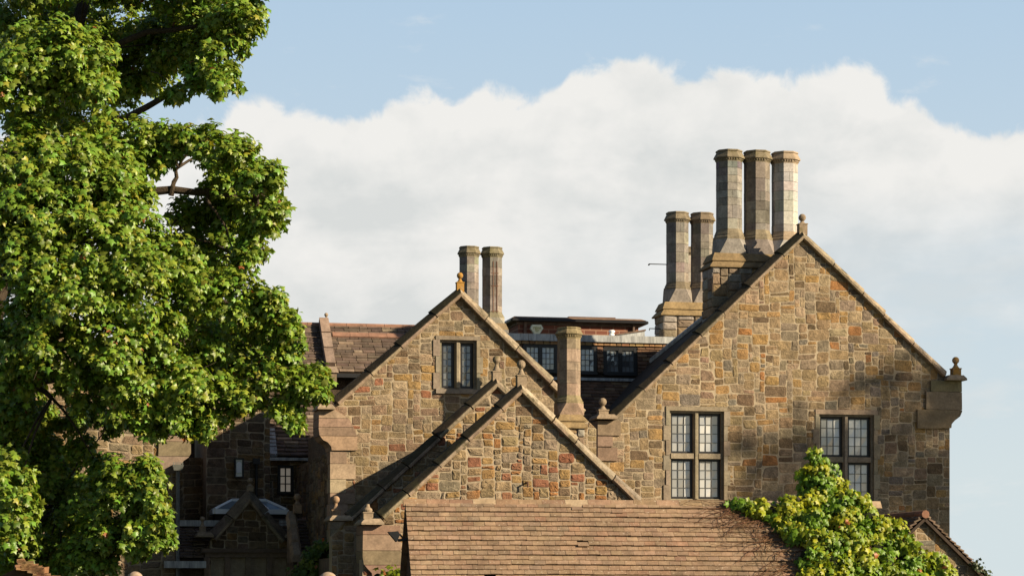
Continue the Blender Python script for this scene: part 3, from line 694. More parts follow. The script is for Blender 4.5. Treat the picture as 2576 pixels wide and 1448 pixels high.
# hipped roof behind the parapet
mb = MB(); Av = Vector(A)
def lowered(B, d):
    e = (Vector(B) - Av).normalized(); q = Vector((-e.y, e.x)); q = q if q.y > 0 else -q
    return Vector((Av.x, Av.y - d / abs(q.y))), Vector(B) - q * d
a_, bl = lowered(B1, .30); _, br = lowered(B2, .30)
tp = 1.6; bk = 6.5
for b, sgn in ((bl, -1), (br, 1)):
    p = [(a_.x, .3, a_.y), (b.x, .3, b.y), (b.x, bk, b.y), (a_.x, tp, a_.y)]
    mb.add(p + [(x, y, z - .08) for x, y, z in p], [(0, 1, 2, 3), (7, 6, 5, 4), (3, 2, 6, 7), (1, 5, 6, 2)], 0, (.06, .045, .035))
zl = min(bl.y, br.y); mb.add([(a_.x, tp, a_.y), (bl.x, bk, bl.y), (br.x, bk, br.y)], [(0, 1, 2)], 0, (.08, .055, .04))
mb.tube([(a_.x, tp, a_.y + .03), (bl.x, bk, bl.y + .03)], .07, 6, 1)
mb.build('roof', [M_SLATE, M_LEAD], h4)
# triple stack
st, topb, Z = stack_base(f4, h4, .72, 1.48, 1791, 2020, [633, 654, 671, 900], (.05, .085), 21)
st['label'] = 'three tall octagonal flues on one stepped base'
for i, (px, yt, soot, col) in enumerate(((1834, 380, .35, C_CHM), (1904, 382, .62, (.215, .19, .16)), (1974, 385, .0, (.40, .372, .342)))):
    shaft(st, f4, px, 1.1, 29, yt, yt + 21, yt + 28, 581 + i * 3, 604 + i * 2, Z[0] - .01, 30 + i, M_PALE if i == 2 else None, col, soot, capcol=(.2, .165, .11) if i < 2 else (.30, .22, .15), pw=.296)

# ------------------------------------------------------------------ two-flue chimney behind it and one beyond
f6 = Fr(1735, 58, 12)
c6 = thing('chimney', 'twin octagonal stone chimney with a thin rod, behind the roof of the tall gable', 'chimney', f6)
st, topb, Z = stack_base(f6, c6, -.38, .38, 1667, 1806, [757, 776, 792, 1000], (.05, .085), 23)
for i, (px, yt) in enumerate(((1704, 535), (1766, 537))):
    shaft(st, f6, px, 0, 25, yt, yt + 20, yt + 26, 713, 729, Z[0] - .01, 34 + i, None, (.25, .22, .185), .4, pw=.29)
mb = MB(); x, z = f6.P(1680, 665); x2, _ = f6.P(1634, 665); mb.tube([(x, 0, z), (x2, 0, z + .0)], .012, 5); mb.tube([(x2, 0, z), (x2 - .03, 0, z - .03)], .02, 5); mb.build('rod', M_BLACK, c6); mb = MB()
x, z = f6.P(1668, 829); x2, _ = f6.P(1628, 829); mb.tube([(x, -.2, z), (x2, -.2, z)], .012, 5); mb.tube([(x2, -.2, z), (x2, -.2, z - .05)], .01, 5)
mb.build('rod', M_BLACK, c6)
mb = MB(); mb.box(f6.X(1670), f6.X(1800), -.34, .34, 0, f6.Z(1730, 995), c=C_CHM); mb.build('base', M_CHM, c6)
f7 = Fr(1733, 66, 12)
c7 = thing('chimney', 'pale far octagonal chimney showing only as a sliver between the twin flues', 'chimney', f7)
mb = MB(); mb.box(-.35, .35, -.35, .35, 0, f7.Z(1733, 750), c=C_CHM); st = mb.build('chimney_stack', M_CHM, c7)
shaft(st, f7, 1733, 0, 21, 623, 638, 643, 712, 725, f7.Z(1733, 750), 40, M_PALE, (.34, .29, .24), .05, pw=.28)

# ------------------------------------------------------------------ gabled wing with the two-light window
f3 = Fr(1157, 46, 12)
h3 = thing('gabled_wing', 'stone gable wing with one two-light window and an orange ball finial', 'house wing', f3)
A, B1, B2 = f3.P(1157, 720), f3.P(836, 1004), f3.P(1475, 1034)
po = gable_poly(f3, A, B1, B2, f3.X(834), f3.X(1500), 0, .11)
wo, wi = rect(f3, 1096, 1208, 845, 990), rect(f3, 1106, 1199, 855, 979)
mb = MB(); wall_face(mb, po, [wo]); rubble(mb, po, [wo], P_G3, 12, .037, (3, 10), (2, 5), zmin=3.0)
x0 = f3.X(834); zt = f3.Z(834, 1135)
rubble(mb, [(-7, 3.0), (-.02, 3.0), (-.02, zt), (-7, zt)], [], P_DK, 13, .05, (4, 9), (2, 4), mp=lambda a, b, h: (x0 - h, -a, b), zmin=3.0)
mb.build('wall', [M_RUB, M_MORT], h3); sides(h3, po, 3.6)
window(h3, f3, wo, wi, 2, 1, (2, 6), 3, tone=(.05, .11), band=.09)
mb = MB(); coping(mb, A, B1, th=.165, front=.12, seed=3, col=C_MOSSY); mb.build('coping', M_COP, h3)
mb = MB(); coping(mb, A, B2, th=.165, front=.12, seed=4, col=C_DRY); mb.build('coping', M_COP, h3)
mb = MB(); slab(mb, f3, 796, 840, 1017, 1030, -.2, .6)
kp = [f3.P(x, y) for x, y in ((802, 1030), (838, 1030), (875, 1050), (888, 1072), (898, 1098), (898, 1132), (834, 1132), (832, 1122), (824, 1112), (812, 1106), (803, 1094), (801, 1080))]
courses(mb, kp, -.05, .8, [f3.Z(850, y) for y in (1133, 1096, 1074, 1052, 1029)], (.26, .185, .125), 6)
r5 = random.Random(51)
zq = f3.Z(850, 1136); k = 0
while zq > 3.2:                                             # quoins of the left corner
    hq = r5.uniform(.2, .3); mb.box(x0 - .03, x0 + (.42 if k % 2 else .24) + r5.uniform(0, .08), -.036, .3 if k % 2 else .45, zq - hq + .008, zq, c=jit(C_DRS, r5, .2)); zq -= hq; k += 1
mb.build('kneeler', M_DRS, h3)
px_finial('finial', M_LIC, h3, f3, 1157, 735, 710, 685, 9, 8)
px_finial('finial', M_DRS, h3, f3, 812, 1020, 1010, 990, 11, 7, t=.2, broken=True)
gable_roof(h3, A, B1, B2, .3, 3.6, .2, M_SLATE, (.07, .05, .04))
f3c = Fr(1210, 58, 12)
st_th = bpy.data.objects.new('chimney_stack', None)
mb = MB(); X0, X1 = f3c.X(1152), f3c.X(1272); off = f3.M.inverted() @ f3c.M
mb.box(X0, X1, -.36, .36, 4, f3c.Z(1210, 832), c=C_CHM); mb.frust((X0, X1, -.36, .36), f3c.Z(1210, 832), (X0 + .06, X1 - .06, -.29, .29), f3c.Z(1210, 815), c=(.23, .17, .1))
st = mb.build('chimney_stack', M_CHM, h3); st.matrix_parent_inverse = Matrix.Identity(4); st.matrix_local = off
for i, (px, hw) in enumerate(((1180, 22.5), (1238, 23))):
    shaft(st, f3c, px, 0, hw, 621 + i * 2, 639 + i * 2, 646 + i * 2, 788, 800, f3c.Z(1210, 815) - .01, 42 + i, None, (.265, .235, .195), .35, pw=.25)
mb = MB()
for px in (1236, 1245):
    x, zt = f3c.P(px, 660); _, zb = f3c.P(px, 803); mb.tube([(x, -.225, zt), (x, -.225, zb)], .011, 6)
    for yy in (690, 722, 785): mb.box(x - .04, x + .04, -.235, -.18, f3c.Z(px, yy) - .008, f3c.Z(px, yy) + .008)
mb.build('strap', M_RUST, st)

# ------------------------------------------------------------------ the two close gables in front
def small_gable(name, label, cat, fr, A, B1, B2, xl, xr, pal, seed, roof_len, roof_drop, zmin, cops):
    h = thing(name, label, cat, fr)
    po = gable_poly(fr, A, B1, B2, xl, xr, 0, .1)
    mb = MB(); wall_face(mb, po, []); rubble(mb, po, [], pal, seed, .035, (3, 9), (2, 5), gap=.014, rel=(.006, .020), zmin=zmin)
    mb.build('wall', [M_RUB, M_MORT], h)
    for i, B in enumerate((B1, B2)):
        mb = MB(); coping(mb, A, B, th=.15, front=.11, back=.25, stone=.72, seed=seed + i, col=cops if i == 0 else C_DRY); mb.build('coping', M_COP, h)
    gable_roof(h, A, B1, B2, .25, roof_len, roof_drop, M_SLATE, (.07, .05, .04)); sides(h, po, roof_len)
    return h
P_DK = [(tuple(.7 * v for v in c), w) for c, w in P_DK]  # court stone darkened to deepen the shade of the court
f1 = Fr(1311, 40, 12)
A, B1, B2 = f1.P(1311, 960), f1.P(950, 1290), f1.P(1700, 1338)
h1 = small_gable('front_gable', 'nearest stone gable with reddish rubble, rising straight behind the tiled barn ridge', 'gable', f1, A, B1, B2, f1.X(912), f1.X(1720), P_G1, 14, 1.15, .42, 3.6, C_MOSSY)
px_finial('finial', M_MOSS, h1, f1, 1311, 975, 943, 905, 11.5, 11)
px_finial('finial', M_DRS, h1, f1, 925, 1307, 1287, 1267, 12, 8, t=.12, broken=True)
mb = MB(); slab(mb, f1, 905, 962, 1304, 1319, -.2, .6)
kp = [f1.P(x, y) for x, y in ((912, 1320), (1005, 1320), (1010, 1448), (1010, 1470), (938, 1470), (934, 1440), (924, 1430), (914, 1418), (911, 1400))]
courses(mb, kp, -.06, .7, [f1.Z(960, y) for y in (1470, 1420, 1384, 1344, 1320)], (.25, .175, .12), 8); mb.build('kneeler', M_DRS, h1)
mb = MB(); x, z = f1.P(1324, 1213)
mb.tube([(x, .02, z), (x, -.13, z), ], .014, 8); mb.tube([(x, -.12, z + .012), (x, -.12, z - .085)], .014, 8)
mb.build('bracket', M_RUST, h1)
f2 = Fr(1248, 41.2, 12)
A, B1, B2 = f2.P(1248, 946), f2.P(872, 1294), f2.P(1640, 1310)
h2 = small_gable('rear_gable', 'stone gable close behind the nearest one, its coping and finial just to the left', 'gable', f2, A, B1, B2, f2.X(835), f2.X(1660), P_G1, 17, 4.9, .5, 3.4, (.06, .047, .028))
px_finial('finial', M_MOSS, h2, f2, 1249, 960, 933, 894, 11, 10)
px_finial('finial', M_DRS, h2, f2, 845, 1300, 1281, 1246, 11, 9.5, t=.12, col=(.26, .17, .105))
mb = MB(); slab(mb, f2, 826, 884, 1296, 1309, -.2, .6); mb.build('kneeler', M_DRS, h2)

# ------------------------------------------------------------------ single chimney in the middle
f5 = Fr(1432, 45, 12)
c5 = thing('chimney', 'single octagonal stone chimney standing in front of the row of attic windows', 'chimney', f5)
st, topb, Z = stack_base(f5, c5, -.30, .30, 1405, 1471, [1041, 1058, 1076, 1400], (.02, .045), 25)
shaft(st, f5, 1431, 0, 26.5, 824, 842, 851, 998, 1014, Z[0] - .01, 45, None, (.27, .20, .14), .12, capcol=(.22, .17, .10), pw=.235)

# ------------------------------------------------------------------ attic range with lead flat roof
f8 = Fr(1500, 54.5, 12)
h8 = thing('attic_range', 'low attic range with a grey lead edged flat roof over leaded casements', 'house wing', f8)
Zr = lambda y, t=0: f8.Z(1500, y, t)
mb = MB(); mb.box(f8.X(1260), f8.X(1730), .02, 3.5, Zr(962), Zr(866), c=(.03, .022, .016)); mb.build('wall', M_DARKW, h8)
mb = MB(); r8 = random.Random(8); x = f8.X(1262)
while x < f8.X(1735):                                        # lead apron in overlapping bays
    w = r8.uniform(.55, .75); mb.box(x, x + w - .006, -.12 + r8.uniform(-.008, .008), 4, Zr(861), Zr(844), c=(1, 1, 1)); x += w
mb.build('lead_roof', M_LEAD, h8)
P_DT = [((.16, .09, .055), 3), ((.12, .07, .045), 2), ((.22, .14, .08), 1)]
mb = MB(); x = f8.X(1262)
while x < f8.X(1735):
    w = r8.uniform(.12, .2); c = jit((.26, .15, .07), r8, .3)
    mb.hexa([(x, -.09, Zr(869)), (x + w - .01, -.09, Zr(869)), (x + w - .01, .02, Zr(867)), (x, .02, Zr(867)), (x + .01, -.07, Zr(861)), (x + w - .02, -.07, Zr(861)), (x + w - .01, .02, Zr(861)), (x, .02, Zr(861))], 0, c); x += w
mb.build('eaves_tiles', M_SLATE, h8)
def hung(pxa, pxb, ya, yb, seed, tw=.2):
    mb = MB(); Z0, Z1 = Zr(yb), Zr(ya); tiles(mb, (f8.X(pxa), .0, Z1), (1, 0, 0), (0, -.12, -1), f8.X(pxb) - f8.X(pxa), Z1 - Z0, .085, tw, .022, P_DT, seed, .3, round_=True)
    return mb.build('tile_hanging', M_SLATE, h8)
hung(1501, 1516, 870, 940, 81, .16); hung(1602, 1735, 868, 958, 82); hung(1262, 1313, 868, 950, 83)
def casement(pxa, pxb, ya, yb, nc, panes, seed, tone):
    r = random.Random(seed); x0, x1, z0, z1 = f8.X(pxa), f8.X(pxb), Zr(yb), Zr(ya); w = .045
    mb = MB()
    xs = [x0 + (x1 - x0) * k / nc for k in range(nc + 1)]
    mb.box(x0 - .03, x1 + .03, -.05, .03, z1, z1 + .04); mb.box(x0 - .03, x1 + .03, -.09, .03, z0 - .04, z0)
    for k, x in enumerate(xs): mb.box(x - w, x + w, -.045, .03, z0, z1)
    for a, b in zip(xs[:-1], xs[1:]): mb.box(a + w, b - w, -.04, .03, z0, z0 + w); mb.box(a + w, b - w, -.04, .03, z1 - w, z1)
    win = mb.build('window', M_BLACK, h8)
    for a, b in zip(xs[:-1], xs[1:]):
        g = MB(); l = MB(); A_, B_, C_, D_ = a + w, b - w, z0 + w, z1 - w; pc, pr = panes
        for k in range(1, pc): x = A_ + (B_ - A_) * k / pc; l.box(x - .006, x + .006, -.02, -.012, C_, D_)
        for k in range(1, pr): z = C_ + (D_ - C_) * k / pr; l.box(A_, B_, -.0215, -.0115, z - .006, z + .006)
        for k in range(pc):
            for j in range(pr):
                xa, xb, za, zb = A_ + (B_ - A_) * k / pc, A_ + (B_ - A_) * (k + 1) / pc, C_ + (D_ - C_) * j / pr, C_ + (D_ - C_) * (j + 1) / pr
                v = r.uniform(*tone); e = [r.uniform(-.002, .002) for _ in range(4)]
                g.add([(xa, -.008 + e[0], za), (xb, -.008 + e[1], za), (xb, -.008 + e[2], zb), (xa, -.008 + e[3], zb)], [(0, 1, 2), (0, 2, 3)], 0, (v * .9, v, v * 1.08))  # blue-grey pane tint stands in for reflected sky
        l.build('lead_bar', M_CAME, win); g.build('pane', M_GLASS, win)
casement(1319, 1398, 872, 936, 2, (3, 4), 1, (.16, .28)); casement(1446, 1498, 874, 938, 1, (4, 4), 2, (.16, .28)); casement(1521, 1598, 875, 939, 2, (3, 4), 3, (.06, .2))
mb = MB(); mb.box(f8.X(1300), f8.X(1610), -.12, .0, Zr(958), Zr(951)); mb.build('lead_sill', M_LEAD, h8)
mb = MB(); O = (f8.X(1270), .0, Zr(960)); tiles(mb, O, (1, 0, 0), (0, -1, -.95), f8.X(1760) - f8.X(1270), 2.3, .115, .22, .022, P_DT, 84, .3, round_=True); mb.build('roof', M_SLATE, h8)
mb = MB(); mb.box(f8.X(1280), f8.X(1740), -1.4, 3.4, 0, Zr(1110), c=(.1, .07, .05)); mb.build('base_wall', M_RUB, h8)

# ------------------------------------------------------------------ brick block behind
f9 = Fr(1440, 60, 12); Z9 = lambda y, t=0: f9.Z(1440, y, t)
h9 = thing('brick_block', 'flat roofed red brick roof block with dark gutter, seen behind the attic range', 'building', f9)
X0, X1 = f9.X(1303), f9.X(1606)
mb = MB(); mb.box(X0, X1, 0, 4.5, 4, Z9(818)); mb.build('wall', M_BRICK, h9)
mb = MB(); mb.box(X0 - .04, X1 + .04, -.05, 4.6, Z9(819), Z9(811)); mb.frust((X0 - .04, X1 + .04, -.05, 4.6), Z9(811), (X0 - .15, X1 + .15, -.12, 4.7), Z9(808)); mb.build('fascia', M_FASC, h9)
mb = MB()
for a, b in (((X0 - .18, -.17), (X1 + .18, -.17)), ((X0 - .18, -.17), (X0 - .18, 4.7)), ((X1 + .18, -.17), (X1 + .18, 4.7))): mb.tube([(a[0], a[1], Z9(809)), (b[0], b[1], Z9(809))], .04, 8)
mb.build('gutter', M_BLACK, h9)
mb = MB(); mb.frust((X0 - .17, X1 + .17, -.16, 4.7), Z9(806) + .02, (X0 - .1, X1 + .05, -.05, 4.5), Z9(799), c=(.2, .13, .09)); mb.box(f9.X(1438), f9.X(1556), .3, 2, Z9(799), Z9(792), c=(.13, .08, .06)); mb.build('roof', M_SLATE, h9)
mb = MB(); mb.box(f9.X(1317), f9.X(1323), -.09, 0, Z9(850), Z9(806)); mb.build('downpipe', M_FASC, h9); mb = MB(); mb.box(f9.X(1590), f9.X(1595), -.09, 0, Z9(850), Z9(806)); mb.build('downpipe', M_FASC, h9)
# alarm box on the brick wall
f10 = Fr(1349, 59.6, 12); al = thing('alarm_box', 'pale wedge shaped alarm box with green edge and olive lettering on the brick wall', 'alarm box', f10)
pts = [f10.P(x, y) for x, y in ((1337, 817), (1360, 817), (1365.5, 826), (1355.5, 841), (1344, 841), (1333.5, 826))]
mb = MB(); mb.prism(pts, -.06, .06, c=(1, 1, 1)); mb.build('case', plain('alarm_case', (.62, .66, .52), .4, var=.06), al)
ins = [f10.P(x, y) for x, y in ((1339, 819), (1358, 819), (1362.6, 826), (1354, 838.6), (1345.4, 838.6), (1336.4, 826))]
mb = MB(); mb.prism(ins, -.066, -.05); mb.build('front_panel', plain('alarm_panel', (.66, .66, .50), .4, var=.05), al)
mb = MB()
for pl in (((1341, 828), (1341, 822.5), (1344.5, 822.5), (1344.5, 828)), ((1346, 822), (1349.5, 822), (1349.5, 825.2), (1346, 825.2), (1346, 828), (1349.5, 828)), ((1351, 828), (1351, 822.5), (1354.5, 828), (1354.5, 822.5)), ((1356, 828), (1357.6, 822.5), (1359.4, 828)), ((1344, 831), (1355, 831)), ((1346, 834), (1353, 834))):
    mb.tube([(f10.P(x, y)[0], -.068, f10.P(x, y)[1]) for x, y in pl], .0085, 5)
mb.build('lettering', plain('alarm_ink', (.28, .27, .05), .6), al)
# small roof vent and lead ramp on the flat roof
f11 = Fr(1539, 56.5, 12); v = thing('roof_vent', 'small white roof vent standing on the lead flat roof', 'vent', f11)
zb = f11.Z(1539, 843); zt = f11.Z(1539, 830)
mb = MB(); mb.lathe(0, 0, [(.08, zb - .1), (.07, zb + .02), (.035, zb + .06), (.035, zt - .05)], 10); mb.build('stem', M_WHITE, v)
mb = MB(); mb.lathe(0, 0, [(.07, zt - .06), (.08, zt - .02), (.05, zt)], 10); mb.build('cap', M_WHITE, v)
f12 = Fr(1590, 56.5, 12); mb = MB(); Xa, Xb = f12.X(1550), f12.X(1622)
za, zb = f12.Z(1590, 844), f12.Z(1590, 831)
mb.prism([(Xa, za - .1), (Xb, za - .1), (Xb, zb), (Xb - .02, zb), (Xa, za)], 0, .8, c=(.2, .14, .1)); mb.hexa([(Xa, -.03, za), (Xb + .02, -.03, zb), (Xb + .02, .83, zb), (Xa, .83, za), (Xa, -.03, za + .03), (Xb + .02, -.03, zb + .035), (Xb + .02, .83, zb + .035), (Xa, .83, za + .03)], 1, (1, 1, 1))
tag(mb.build('roof_hatch', [M_LEAD, M_FASC], None, f12.M), 'low sloping grey hatch on the flat roof beside the twin chimney', 'roof hatch')

# ------------------------------------------------------------------ long slated range to the left
f13 = Fr(900, 54, 12); h13 = thing('slated_range', 'long stone slated roof with orange ridge tiles, behind the tree and the gabled wing', 'house wing', f13)
T = 1.2; Xa, Xb = f13.X(380, T), f13.X(1130, T); ze, zr = f13.Z(860, 936), f13.Z(900, 822, T)
Dv = Vector((0, -T, ze - zr)); Ld = Dv.length
P_SL = [((.135, .098, .075), 4), ((.11, .08, .064), 3), ((.165, .12, .09), 2), ((.26, .20, .145), .6)]
mb = MB(); tiles(mb, (Xa, T, zr), (1, 0, 0), Dv, Xb - Xa, Ld + .05, .098, .27, .026, P_SL, 131, .35, round_=True, sag=.006); mb.build('roof', M_SLATE, h13)
mb = MB(); r13 = random.Random(13)
x = Xa
while x < Xb:
    w = r13.uniform(.4, .5); mb.tube([(x, T, zr + .015), (x + w - .008, T, zr + .015)], .07, 8, c=(1, 1, 1)); x += w
x = f13.X(836, T * .75)
while x < Xb:
    w = r13.uniform(.4, .5); q = Vector((0, T, zr)) + Dv * .25; mb.hexa([(x, q.y - .06, q.z - .02), (x + w - .006, q.y - .06, q.z - .02), (x + w - .006, q.y + .03, q.z + .07), (x, q.y + .03, q.z + .07), (x, q.y - .1, q.z + .03), (x + w - .006, q.y - .1, q.z + .03), (x + w - .006, q.y + .0, q.z + .13), (x, q.y + .0, q.z + .13)]); x += w
mb.build('ridge_tiles', M_TREAD, h13)
mb = MB(); mb.box(Xa, Xb, .25, 4.5, 0, ze - .05, c=(.07, .05, .035)); mb.hexa([(Xa, T + .05, zr - .1), (Xb, T + .05, zr - .1), (Xb, 4.5, ze), (Xa, 4.5, ze), (Xa, T + .02, zr), (Xb, T + .02, zr), (Xb, 4.6, ze + .05), (Xa, 4.6, ze + .05)], c=(.12, .07, .05)); mb.build('wall', M_RUB, h13)
mb = MB(); mb.box(Xa, Xb, -.1, .02, ze - .12, ze - .03); mb.build('gutter', M_BLACK, h13)
# coping of the party gable running down the slope, with finial
mb = MB(); xa, xb = f13.X(810, T * .5), f13.X(833, T * .5); N = Vector((0, -Dv.z, Dv.y)).normalized(); N = N if N.z > 0 else -N
O = Vector((0, T, zr)); n_ = 3
for k in range(n_):
    a, b = O + Dv * (k / n_ - .02), O + Dv * ((k + 1) / n_ - .03); xm = (xa + xb) / 2
    mb.hexa([(xa, *(b - N * .05)[1:]), (xb, *(b - N * .05)[1:]), (xb, *(a - N * .05)[1:]), (xa, *(a - N * .05)[1:]), (xa, *(b + N * .24)[1:]), (xb, *(b + N * .24)[1:]), (xb, *(a + N * .22)[1:]), (xa, *(a + N * .22)[1:])], 0, jit((.23, .165, .13), r13, .15))
b = O + Dv; mb.box(xa, xb, b.y - .32, b.y + .2, b.z - .32, b.z - .02, c=(.2, .15, .1)); mb.frust((xa - .03, xb + .04, b.y - .36, b.y + .1), b.z - .04, (xa, xb, b.y - .3, b.y + .05), b.z + .1, 0, (.25, .19, .14))
mb.build('coping', M_DRS, h13)
x, z = f13.P(820, 810, T); k = f13.X(821, T) - x
finial('finial', M_DRS, h13, x, T - .05, z - .25, z, f13.Z(820, 787, T), 6 * k, 5 * k)

# ------------------------------------------------------------------ dim court: rear lean-to, stone stair wing
f14 = Fr(760, 50.9, 12); h14 = thing('rear_range', 'dark slated lean-to with a small pale six-pane window deep in the court', 'house wing', f14)
T = 1.15; Xa, Xb = f14.X(678), f14.X(880); ze, zr = f14.Z(760, 1150), f14.Z(760, 1000, T); Dv = Vector((0, -T, ze - zr))
mb = MB(); tiles(mb, (Xa, T, zr), (1, 0, 0), Dv, Xb - Xa, Dv.length, .11, .28, .03, P_SL, 141, .3, round_=True, sag=.006); mb.build('roof', M_SLATE, h14)
mb = MB(); N = Vector((0, -Dv.z, Dv.y)).normalized(); N = N if N.z > 0 else -N; a, b = Vector((0, T, zr)) + Dv * .55, Vector((0, T, zr)) + Dv
mb.hexa([(Xa - .04, *(b)[1:]), (Xa + .16, *(b)[1:]), (Xa + .16, *(a)[1:]), (Xa - .04, *(a)[1:]), (Xa - .04, *(b + N * .07)[1:]), (Xa + .16, *(b + N * .07)[1:]), (Xa + .16, *(a + N * .07)[1:]), (Xa - .04, *(a + N * .07)[1:])]); mb.box(Xa, Xb, -.1, 0, ze - .07, ze - .01); mb.build('flashing', M_LEAD, h14)
po = [(f14.X(430), 0), (Xb, 0), (Xb, ze - .02), (f14.X(430), ze - .02)]
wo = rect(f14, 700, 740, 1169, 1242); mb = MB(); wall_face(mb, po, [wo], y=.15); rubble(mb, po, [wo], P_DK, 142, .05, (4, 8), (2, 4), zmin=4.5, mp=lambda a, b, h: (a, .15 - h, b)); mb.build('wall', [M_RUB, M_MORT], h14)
x0, x1, z0, z1 = wo; mb = MB(); w = .06
for a in ((x0, x0 + w, z0, z1), (x1 - w, x1, z0, z1), (x0 + w, x1 - w, z0, z0 + w), (x0 + w, x1 - w, z1 - w, z1), ((x0 + x1) / 2 - .01, (x0 + x1) / 2 + .01, z0 + w, z1 - w)): mb.box(a[0], a[1], .1, .2, a[2], a[3])
for k in (1, 2): z = z0 + w + (z1 - z0 - 2 * w) * k / 3; mb.box(x0 + w, x1 - w, .12, .18, z - .01, z + .01)
wn = mb.build('window', M_BLACK, h14); mb = MB(); mb.box(x0 + w, x1 - w, .19, .21, z0 + w, z1 - w, c=(.55, .5, .45)); mb.build('pane', M_SKYGLOW, wn)
f15 = Fr(600, 49.9, 12); h15 = thing('stair_wing', 'shadowed flat stone wall with a blue glass wall lamp, left of the dark court', 'house wing', f15)
po = [(f15.X(519), 0), (f15.X(679), 0), (f15.X(679), f15.Z(600, 960)), (f15.X(519), f15.Z(600, 960))]
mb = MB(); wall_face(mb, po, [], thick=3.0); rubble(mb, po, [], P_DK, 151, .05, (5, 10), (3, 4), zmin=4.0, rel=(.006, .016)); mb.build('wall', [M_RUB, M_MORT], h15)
mb = MB(); x, zt = f15.P(644, 1165); mb.tube([(x, -.06, zt), (x, -.06, 4)], .03, 8); mb.box(x - .07, x + .07, -.13, .0, zt - .02, zt + .1); mb.build('downpipe', M_BLACK, h15)
mb = MB(); x0, x1 = po[0][0] - .1, po[1][0] + .1; zz = po[2][1]; mb.prism([(x0, zz), (x1, zz), (x1 - .3, zz + .8), (x0 + .3, zz + .8)], -.1, 3.1, c=(.08, .055, .04)); mb.build('roof', M_SLATE, h15)
f16 = Fr(601, 49.72, 12); lm = thing('wall_lamp', 'blue glass box lamp with a pale arched bulb on the shadowed wall', 'lamp', f16)
x0, x1, z0, z1 = rect(f16, 589.5, 612.5, 1152, 1201); mb = MB(); w = .025
for a in ((x0, x0 + w, z0, z1), (x1 - w, x1, z0, z1), (x0 + w, x1 - w, z0, z0 + w), (x0 + w, x1 - w, z1 - w, z1)): mb.box(a[0], a[1], -.1, .1, a[2], a[3])
mb.build('frame', M_BLACK, lm); mb = MB(); mb.box(x0 + w, x1 - w, -.02, .05, z0 + w, z1 - w); mb.build('glass', M_BLUEGL, lm)
mb = MB(); xm = (x0 + x1) / 2; q = .055; mb.prism([(xm - q, z0 + .1)] + [(xm + q, z0 + .1)] + [(xm + q * math.cos(a), z1 - .13 + q * math.sin(a)) for a in [math.pi * k / 8 for k in range(9)]], -.06, -.03); mb.build('bulb', M_WHITE, lm)

# ------------------------------------------------------------------ glass roof lantern
f17 = Fr(630, 48.95, 12); ln = thing('roof_lantern', 'white framed glass roof lantern half hidden by the dark small gable', 'skylight', f17)
T = .75; x0, x1 = f17.X(541), f17.X(721); zb, z1, zt = f17.Z(630, 1292), f17.Z(630, 1280), f17.Z(630, 1257, T / 2); y0, y1 = 0, T
rx0, rx1 = x0 + .38, x1 - .38
mb = MB(); mb.box(x0, x1, y0 - .05, y0, zb, z1); mb.box(x0, x1, y1, y1 + .05, zb, z1); mb.box(x0 - .05, x0, y0, y1, zb, z1); mb.box(x1, x1 + .05, y0, y1, zb, z1)
mb.box(rx0, rx1, T / 2 - .04, T / 2 + .04, zt - .05, zt + .03)
for a, b in (((x0, y0), (rx0, T / 2)), ((x1, y0), (rx1, T / 2)), ((x0, y1), (rx0, T / 2)), ((x1, y1), (rx1, T / 2))): mb.tube([(a[0], a[1], z1), (b[0], b[1], zt)], .03, 5)
for k in (1, 2, 3): x = rx0 + (rx1 - rx0) * k / 4; xx = x0 + (x1 - x0) * k / 4; mb.tube([(xx, y0, z1), (x, T / 2, zt)], .018, 5)
mb.build('frame', M_WHITE, ln)
mb = MB(); v = [(x0, y0, z1), (x1, y0, z1), (x1, y1, z1), (x0, y1, z1), (rx0, T / 2, zt), (rx1, T / 2, zt)]; mb.add(v, [(0, 1, 5, 4), (1, 2, 5), (2, 3, 4, 5), (3, 0, 4)], 0, (.16, .2, .22)); mb.build('pane', M_GLASS, ln)
mb = MB(); mb.box(x0 + .01, x1 - .01, .05, y1, 4, zb + .02, c=(.03, .03, .03)); mb.build('kerb', M_DARKW, ln)

# ------------------------------------------------------------------ porch range with the small dark gable
f18 = Fr(630, 48, 12); h18 = thing('porch_range', 'dark low slated range with a small steep gable over a stone window band', 'porch', f18)
Zp = lambda y, t=0: f18.Z(630, y, t)
A, B1, B2 = f18.P(628, 1226), f18.P(524, 1346), f18.P(728, 1350)
po = gable_poly(f18, A, B1, B2, f18.X(530), f18.X(722), 4.6, .1)
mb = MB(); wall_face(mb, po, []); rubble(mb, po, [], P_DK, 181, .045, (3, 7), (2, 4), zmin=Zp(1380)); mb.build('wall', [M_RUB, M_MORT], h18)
for i, B in enumerate((B1, B2)):
    mb = MB(); coping(mb, A, B, th=.2, front=.12, back=.25, stone=.7, seed=185 + i, col=(.17, .13, .09)); mb.build('coping', M_COP, h18)
px_finial('finial', M_DRS, h18, f18, 629, 1235, 1222, 1201, 8, 7); px_finial('finial', M_DRS, h18, f18, 509.5, 1338, 1324, 1298, 8, 6.5, t=.1)
mb = MB(); slab(mb, f18, 492, 536, 1338, 1350, -.2, .5); mb.build('kneeler', M_DRS, h18); mb = MB(); slab(mb, f18, 716, 740, 1340, 1352, -.2, .5); mb.build('kneeler', M_DRS, h18)
mb = MB(); zs = Zp(1379); mb.box(f18.X(506), f18.X(731), -.16, .3, Zp(1389), zs, c=(.14, .1, .07)); mb.box(f18.X(516), f18.X(729), -.1, .3, Zp(1401), Zp(1389.5), c=(.19, .14, .1))
for px in (520, 571, 624, 677, 727): x = f18.X(px); mb.box(x - .055, x + .055, -.1, .12, 2.2, Zp(1401.5), c=jit((.2, .145, .1), rnd, .1))
